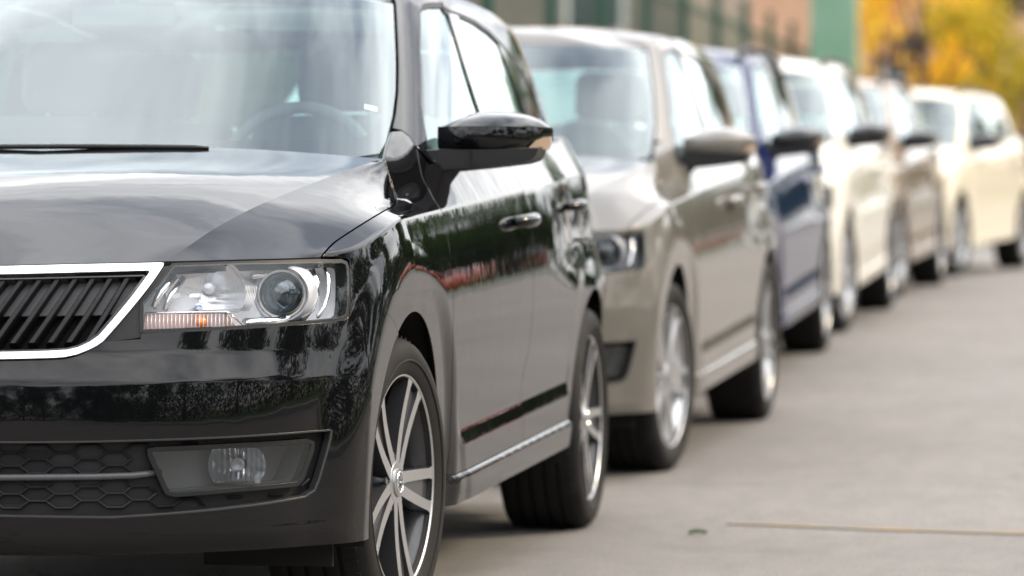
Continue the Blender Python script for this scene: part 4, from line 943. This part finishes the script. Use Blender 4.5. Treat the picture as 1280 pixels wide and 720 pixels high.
# ------------------------------------------------------------------ the other cars of the row (copies with their own paint)
SKIP = {'flute', 'rib', 'wheel_bolt', 'seam', 'wiper_hinge', 'headrest_post', 'sidewall_ring', 'emblem', 'cup_reflection', 'axle', 'honeycomb', 'indicator_trim', 'sidelight_bulb'}
def copy_tree(o, parent, swap):
    base = o.name.split('.')[0]
    if base in SKIP: return None
    c = o.copy(); col.objects.link(c); c.parent = parent
    for i, sl_ in enumerate(c.material_slots):
        if sl_.material and sl_.material.name in swap: m_ = sl_.material.name; sl_.link = 'OBJECT'; sl_.material = M[swap['mirror' if base == 'door_mirror' else m_]]
    for ch in o.children: copy_tree(ch, c, swap)
    return c
def place_car(px, py, zm, alpha, label, swap, scale=(1, 1, 1), rails=False, loc=None, rz=None, group='cars parked in a row'):
    c = car1.copy(); col.objects.link(c); c.name = 'parked_car'
    if loc is None:
        tip = CAM+zm*ray(px, py); rz = -(R(alpha)-YAW); ca, sa = math.cos(rz), math.sin(rz); lx, ly = 1.006*scale[0], 1.60*scale[1]
        loc = (tip[0]-(ca*lx-sa*ly), tip[1]-(sa*lx+ca*ly))
    x, y = loc; ym = y+2.1*math.cos(rz); slope = (gz(ym+1.3)-gz(ym-1.3))/2.6*math.cos(rz)
    c.location = (x, y, gz(ym)-2.1*slope*1.0); c.rotation_euler = Matrix.Rotation(rz, 3, 'Z').to_4x4().to_euler(); c.rotation_mode = 'XYZ'
    c.rotation_euler = (Matrix.Rotation(rz, 3, 'Z') @ Matrix.Rotation(math.atan(slope), 3, 'X')).to_euler(); c.scale = scale
    for ch in car1.children: copy_tree(ch, c, swap)
    if rails:
        for s in (1, -1):
            pts = []
            for y_ in np.linspace(2.02, 3.55, 14):
                e = min(1, min(y_-2.02, 3.55-y_)/.10); z_ = float(np.interp(y_, [1.7, 1.9, 2.2, 2.6, 3.2, 3.7], [1.372, 1.39, 1.41, 1.42, 1.405, 1.36]))
                pts.append((s*(hw(z_)-.055), y_, z_+.000+.026*e**.5))
            MB().tube(pts, .014, 8).build('roof_rail', 'plastic', c, True)
    tag(c, label, 'car', group); return c

M['lampdim'] = mat('lamp_dim', (.20, .21, .24), .4)
def sw(p, mirror=False): return {'lamp_housing': 'lampdim', 'lamp_bezel': 'lampdim', 'lamp_reflector': 'lampdim', 'lamp_bowl': 'lampdim', 'paint_black': p, 'dark_alloy': 'silver', 'mirror': 'black2' if mirror else p}  # mirror caps swapped to black: underside shade put into their paint
place_car(940, 180, 13.25, 10.8, 'silver beige hatchback parked directly behind the black one', sw('beige'), (1, .965, 1.04))
place_car(1028, 178, 17.6, 10.4, 'dark blue estate car with blue windscreen pillar and roof rails', sw('blue', True), (1, .98, 1.05), True)
place_car(1113, 165, 21.8, 11.0, 'white car with roof rails parked behind the blue estate', sw('white', True), (1, .98, 1.055), True)
place_car(1172, 173, 25.9, 12.5, 'grey car parked between the two white cars', sw('grey', True), (1, .97, 1.02), True)
place_car(1251, 180, 30.3, 18.8, 'warm white car at the far end of the row by the autumn trees', sw('white2', True), (1, .98, 1.02), True)

# ------------------------------------------------------------------ trees, hedges
def leafmat(name, a, b, tr_=.35):
    m = bpy.data.materials.new(name); m.use_nodes = True; t = m.node_tree; t.nodes.clear()
    o = N(t, 'ShaderNodeOutputMaterial'); d = N(t, 'ShaderNodeBsdfDiffuse'); l = N(t, 'ShaderNodeBsdfTranslucent'); x = N(t, 'ShaderNodeMixShader'); x.inputs[0].default_value = tr_
    c = N(t, 'ShaderNodeTexCoord'); n = N(t, 'ShaderNodeTexNoise'); n.inputs['Scale'].default_value = 1.3; n.inputs['Detail'].default_value = 5; L(t, c.outputs['Object'], n.inputs['Vector'])
    r = N(t, 'ShaderNodeValToRGB'); r.color_ramp.elements[0].position = .38; r.color_ramp.elements[0].color = (*a, 1); r.color_ramp.elements[1].position = .62; r.color_ramp.elements[1].color = (*b, 1)
    L(t, n.outputs['Fac'], r.inputs[0]); L(t, r.outputs[0], d.inputs[0]); L(t, r.outputs[0], l.inputs[0]); L(t, d.outputs[0], x.inputs[1]); L(t, l.outputs[0], x.inputs[2]); L(t, x.outputs[0], o.inputs[0]); return m
M['leaf_green'] = leafmat('leaf_green', (.03, .065, .015), (.07, .12, .03))
M['leaf_dark'] = leafmat('leaf_dark', (.015, .035, .012), (.035, .06, .02))
M['leaf_gold'] = leafmat('leaf_gold', (.75, .34, .03), (.92, .66, .06), .6)  # autumn gold, brightened to put the background's warm glow into the leaf colour
M['leaf_olive'] = leafmat('leaf_olive', (.30, .25, .025), (.55, .42, .05), .55)
M['leaf_rust'] = leafmat('leaf_rust', (.45, .18, .05), (.62, .32, .10), .5)
M['leaf_brown'] = leafmat('leaf_brown', (.07, .05, .025), (.12, .085, .05), .3)
M['bark'] = mat('bark', (.09, .06, .045), .9, noise=(6, (.05, .035, .028), .4, .65), bump=(12, .6, .03))
def leaves(rg, clumps, n, size):
    C = np.array([c[:3] for c in clumps]); Rr = np.array([c[3] for c in clumps]); wts = Rr**2; wts = wts/wts.sum(); ix = rg.choice(len(C), n, p=wts)
    d = rg.normal(size=(n, 3)); d /= np.linalg.norm(d, axis=1, keepdims=True); r = rg.random(n)**.45
    P = C[ix]+d*(Rr[ix]*r)[:, None]*np.array([1, 1, .8]); t1 = rg.normal(size=(n, 3)); t1 /= np.linalg.norm(t1, axis=1, keepdims=True); t2 = np.cross(t1, rg.normal(size=(n, 3))); t2 /= np.linalg.norm(t2, axis=1, keepdims=True)
    s = size*(.6+.8*rg.random(n))[:, None]; V = np.stack([P-t1*s, P+t2*s*.45, P+t1*s, P-t2*s*.45], 1).reshape(-1, 3); F = np.arange(4*n).reshape(-1, 4)
    return V, F
def tree_mesh(seed, h, rad, n, size, trunk=.16, low=.32):
    rg = np.random.default_rng(seed); tb = MB(); cl = []
    pts = [(0, 0, -.1)]; x = y = 0
    for i in range(1, 7): x += rg.normal()*.05*h/6; y += rg.normal()*.05*h/6; pts.append((x, y, h*.72*i/6))
    tb.tube(pts, [trunk*(1.25-.16*i) for i in range(7)], 9)
    for k in range(11):
        i = rg.integers(2, 7); p = np.array(pts[i]); a = rg.random()*6.28; ln = rad*(.5+.5*rg.random()); e = p+np.array([math.cos(a)*ln, math.sin(a)*ln, ln*(.25+.6*rg.random())]); m_ = (p+e)/2+np.array([0, 0, -.05*ln])
        tb.tube([p, m_, e], [trunk*.45, trunk*.28, trunk*.1], 6)
        for q in (e, m_*.4+e*.6): cl.append((*(q+rg.normal(size=3)*.15*rad), rad*(.22+.2*rg.random())))
    for k in range(16):
        a = rg.random()*6.28; r = rad*.85*math.sqrt(rg.random()); z = h*(low+(1-low)*rg.random()); sh = math.sqrt(max(.15, 1-((z/h-.62)/.5)**2)); cl.append((r*sh*math.cos(a), r*sh*math.sin(a), z*.95, rad*(.18+.22*rg.random())))
    V, F = leaves(rg, cl, n, size); return tb.mesh('trunk', True), mesh_from('crown', V, F, smooth=False)
TREES = {}
def tree(kind, x, y, label, h=7., rad=2.4, n=5000, size=.13, m='leaf_green', scale=1, rz=0, group=None, seed=None, name='tree', low=.32):
    key = (kind, m)
    if key not in TREES:
        t_, c_ = tree_mesh(7 if seed is None else seed, h, rad, n, size, low=low); TREES[key] = (t_, c_)
    t_, c_ = TREES[key]; r = empty(name, (x, y, gz(y)), rz); r.scale = (scale,)*3 if not hasattr(scale, '__len__') else scale
    link('trunk', t_, 'bark', r); link('crown', c_, m, r); tag(r, label, 'tree' if 'shrub' not in name else 'shrub', group); return r
def at_px(px, Y):
    v = ray(px, 269); k = (Y-CAM[1])/v[1]; return CAM[0]+k*v[0]
# ahead, where the street bends away: autumn trees
tree('gold', at_px(1150, 52), 52, 'golden yellow autumn tree behind the far end of the car row', 7.5, 2.6, 2600, .12, 'leaf_gold', seed=11, scale=(.5, .5, 1), low=.47)
tree('rust', at_px(1090, 60), 60, 'rusty brown autumn tree with a bare dark trunk beside the golden tree', 8, 2.8, 1500, .13, 'leaf_rust', seed=12, scale=(.5, .5, 1))
tree('olive', at_px(1275, 50), 50, 'low olive bush beside the roof of the far white car', 4.2, 2.3, 6000, .11, 'leaf_olive', seed=13, name='shrub', low=.05, scale=(.55, .55, .68))
tree('olive2', at_px(1205, 62), 62, 'tall ochre bush standing between the golden tree and the olive bush', 5.0, 2.2, 6000, .12, 'leaf_olive', seed=14, name='shrub', low=.05, scale=(.36, .36, .8))
tree('green', at_px(1360, 66), 66, 'leafy green tree behind the olive bush', 8, 3, 6000, .14, 'leaf_green', seed=15)

for i, (x, y) in enumerate(((4.5, 86), (8.5, 90), (12.5, 85), (16.5, 92))): tree('broad', x, y, 'dark leafy tree closing the end of the street', 7.5, 3.2, 5000, .16, 'leaf_dark', seed=22, rz=i, scale=.75, low=.08, group='trees at the end of the street')

# ------------------------------------------------------------------ fence with green posts along the parked row
fx = -2.6
fence = empty('mesh_fence', (fx, 0, 0))
y_first = onX(610, 30, fx)[1]; posts = [y_first+3.0*k for k in range(-8, 12)]
postm = MB().box((0, 0, 1.45), (.085, .085, 2.9)).mesh('post')
capm = MB().box((0, 0, 2.91), (.10, .10, .025)).mesh('post_cap')
for y in posts:
    p = link('post', postm, 'green_post', fence, (0, y, gz(y))); link('post_cap', capm, 'green_post', p)
wm = MB()
for k in range(13): wm.bar((0, .05, .15+k*.2), (0, 2.95, .15+k*.2), .0025, n=4, cap=False)
for k in range(57): wm.bar((.006, .08+k*.05, .1), (.006, .08+k*.05, 2.6), .0009, n=4, cap=False)
wme = wm.mesh('wire_panel', fix=False)
railm = MB().box((0, 1.5, 2.62), (.04, 2.9, .05)).mesh('top_rail')
for a, b in zip(posts[:-1], posts[1:]):
    o = link('wire_panel', wme, 'wire', fence, (-.03, a, gz(a))); link('top_rail', railm, 'green_post', fence, (-.03, a, gz(a)))
tag(fence, 'tall green wire mesh fence with square posts behind the parked cars', 'fence')

# behind the fence: dark hedge, a pinkish building, a light green hut
def hedge(x, y0, y1, h, wd, label, m, seed, n, size=.07, axis='y'):
    rg = np.random.default_rng(seed); k = int(abs(y1-y0)/.5); cl = []
    for i in range(k):
        t = y0+(y1-y0)*(i+.5)/k
        for j in range(3): cl.append((x+rg.normal()*wd*.15, t, gz(t)+h*(.2+.3*j)+rg.normal()*.08, wd*.5) if axis == 'y' else (t, x+rg.normal()*wd*.15, gz(x)+h*(.2+.3*j)+rg.normal()*.08, wd*.5))
    V, F = leaves(rg, cl, n, size); c = np.array([x, (y0+y1)/2, 0]) if axis == 'y' else np.array([(y0+y1)/2, x, 0]); r = empty('hedge', c)
    link('foliage', mesh_from('foliage', V-c, F, smooth=False), m, r)
    st = MB()
    for i in range(0, k, 2):
        t = y0+(y1-y0)*(i+.5)/k; p = (x, t) if axis == 'y' else (t, x); st.bar((p[0]-c[0], p[1]-c[1], gz(p[1])-.05), (p[0]-c[0], p[1]-c[1], gz(p[1])+h*.7), .03, .012, 6)
    st.build('stem', 'bark', r); return tag(r, label, 'hedge')
hedge(-4.4, 6, 44, 2.0, 1.3, 'dark clipped hedge growing behind the green fence', 'leaf_dark', 31, 26000, .07)
hedge(-7.5, 26, 40, 3.1, 2.0, 'taller brownish hedge further behind the green fence', 'leaf_brown', 32, 9000, .09)
def building(name, x0, x1, y0, y1, h, wallm, label, rows, cols, face='x', roofm=None, win='win'):
    c = ((x0+x1)/2, (y0+y1)/2); z0 = gz(c[1]); r = empty(name, (c[0], c[1], z0)); W_, D_ = x1-x0, y1-y0
    MB().box((0, 0, h/2), (W_, D_, h)).build('wall', wallm, r)
    rf_ = MB(); e = .4; a, b = W_/2+e, D_/2+e
    rf_.add([(-a, -b, h), (a, -b, h), (a, b, h), (-a, b, h), (-a+2, 0, h+1.8), (a-2, 0, h+1.8)], [(0, 1, 5, 4), (2, 3, 4, 5), (1, 2, 5), (3, 0, 4), (0, 3, 2, 1)]).build('roof', roofm or 'rooftile', r)
    for i in range(rows):
        for j in range(cols):
            z = 1.5+i*2.9
            for sgn in ((-1, 1) if face == 'x' else (-1,)):
                if face == 'x': t = -D_/2+(j+.5)*D_/cols; wo = MB().box((sgn*(W_/2+.02), t, z), (.08, 1.2, 1.5)).build('window', 'white_frame', r); MB().box((sgn*(W_/2+.05), t, z), (.05, 1.0, 1.3)).build('pane', 'pane', wo)
                else: t = -W_/2+(j+.5)*W_/cols; wo = MB().box((t, sgn*(D_/2+.02), z), (1.2, .08, 1.5)).build('window', 'white_frame', r); MB().box((t, sgn*(D_/2+.05), z), (1.0, .05, 1.3)).build('pane', 'pane', wo)
    return tag(r, label, 'building')
M['pink'] = mat('pink_render', (.20, .165, .135), .9, noise=(3, (.16, .135, .115), .4, .65)); M['rooftile'] = mat('roof_tiles', (.24, .10, .06), .85); M['white_frame'] = mat('window_frame', (.7, .68, .64), .5); M['pane'] = mat('window_pane', (.03, .035, .04), .05)
M['grey_wall'] = mat('grey_render', (.34, .32, .30), .9, noise=(3, (.28, .26, .25), .4, .65)); M['orange_wall'] = mat('orange_render', (.62, .36, .24), .9, noise=(2, (.55, .33, .22), .4, .65)); M['hutgreen'] = mat('light_green_panel', (.20, .35, .24), .6, noise=(2, (.24, .38, .28), .4, .6))
building('house', -17, -6.6, 66, 78, 6.6, 'pink', 'brownish two storey house behind the fence and hedges', 2, 3, 'y')
building('house', -11.5, 3, 94, 102, 6.8, 'orange_wall', 'salmon rendered house beyond the autumn trees', 2, 3, 'y')
M['shed_wall'] = mat('shed_cladding', (.075, .075, .078), .7, noise=(1.5, (.10, .095, .09), .4, .65))
building('shed', 21, 27, 58, 132, 6.0, 'shed_wall', 'long dark grey shed behind the trees across the street', 1, 11, 'x', roofm='shed_wall')
hut = empty('site_hut', (at_px(1043, 46), 46, gz(46)), R(4))
MB().box((0, 0, 2.2), (.62, 2.4, 4.4)).build('wall', 'hutgreen', hut)
hr = MB().box((0, 0, 4.43), (.8, 2.6, .08)).build('roof', 'hutgreen', hut)
for k in range(5): MB().box((-.22+.11*k, -1.21, 2.2), (.02, .03, 4.3)).build('panel_rib', 'hutgreen', hut)
tag(hut, 'narrow light green ribbed hut between the fence and the autumn trees', 'hut')

# ------------------------------------------------------------------ across the street (seen mirrored in the paintwork)
kb = MB()
sheet('grass_verge', 7.7, 40, -60, 160, 'grass', .06, nx=12)
ys = np.arange(-40, 150, 1.0); v = []
for y in ys:
    for dx, dz in ((7.5, -.02), (7.5, .10), (7.72, .12), (7.72, -.02)): v.append((dx, y, gz(y)+dz))
f = [(i*4+k, (i+1)*4+k, (i+1)*4+k+1, i*4+k+1) for i in range(len(ys)-1) for k in range(3)]
tag(kb.add(v, f).build('kerb', 'kerb', None), kind='structure')
for i, (x, y, rz, pm, lab) in enumerate(((11.2, 43, -4, 'red', 'red hatchback standing on the grass across the street, first of three'), (13.0, 62, -5, 'red', 'red hatchback standing on the grass across the street, middle of three'), (14.0, 86, -6, 'red', 'red hatchback standing on the grass across the street, last of three'), (14.6, 49, -12, 'white', 'white hatchback standing on the grass beside the red ones'))):
    place_car(0, 0, 0, 0, lab, sw(pm), loc=(x, y), rz=R(rz), group='cars across the street')
k = 0
for y in range(-40, 150, 7):
    x = 17.5+2.2*math.sin(y*1.7); tree('green' if k % 3 else 'broad', x, y, 'green roadside tree across the street behind the grass', 7.5, 3.2, 5000, .16, 'leaf_green' if k % 3 else 'leaf_dark', seed=(15 if k % 3 else 22), scale=(1.05+.15*math.sin(k*2.1))*(1 if y < 105 else .65), rz=k*1.3, low=.1, group='trees across the street'); k += 1
for x in range(-26, 26, 4):
    tree('broad', x, -44+2*math.sin(x), 'dark leafy tree at the near end of the street', 7.5, 3.2, 5000, .16, 'leaf_dark', seed=22, rz=x, low=.08, scale=1.0+.25*math.sin(x*1.1), group='trees at the near end of the street')

hedge(-39, -32, 34, 3.2, 2.2, 'thick dark hedge across the near end of the street under the trees', 'leaf_dark', 51, 30000, .13, axis='x')
hedge(12.8, -38, 26, 2.4, 1.8, 'long dark green hedge on the grass across the street', 'leaf_dark', 52, 30000, .11)

# ------------------------------------------------------------------ street details
ln = [onZ(px, py, 0)[:2] for px, py in ((908, 656), (960, 657.5), (1040, 661), (1100, 663.5), (1160, 665), (1220, 667), (1280, 668.5))]
v = []; 
for i, p in enumerate(ln): hwid = .034; v += [(p[0], p[1]-hwid, gz(p[1])+.004), (p[0]+.01, p[1]+hwid, gz(p[1])+.004)]
ln2 = np.array(ln); ext = ln2[-1]+(ln2[-1]-ln2[0])*2; v += [(ext[0], ext[1]-.03, gz(ext[1])+.004), (ext[0], ext[1]+.03, gz(ext[1])+.004)]
tag(link('road_marking', mesh_from('road_marking', v, [(2*i, 2*i+2, 2*i+3, 2*i+1) for i in range(len(v)//2-1)]), 'yellow_line'), kind='structure')
def fallen_leaf(px, py, label, m, L_=.05, rz=0):
    p = onZ(px, py, 0); v = []; n = 9
    for i in range(n):
        t = i/(n-1); wd = .3*L_*math.sin(math.pi*t)**.8; z = .004+.004*math.sin(math.pi*t)
        v += [((t-.5)*L_, -wd, z+.006), ((t-.5)*L_, 0, z), ((t-.5)*L_, wd, z+.008)]
    f = [(i*3+k, i*3+3+k, i*3+4+k, i*3+1+k) for i in range(n-1) for k in (0, 1)]
    o = MB().add(v, f).build('fallen_leaf', m, None, True, loc=(p[0], p[1], gz(p[1]))); o.rotation_euler = (0, 0, rz); tag(o, label, 'leaf'); return o
fallen_leaf(872, 670, 'small curled green leaf lying on the asphalt near the yellow line', 'leaf_green', .05, .3)
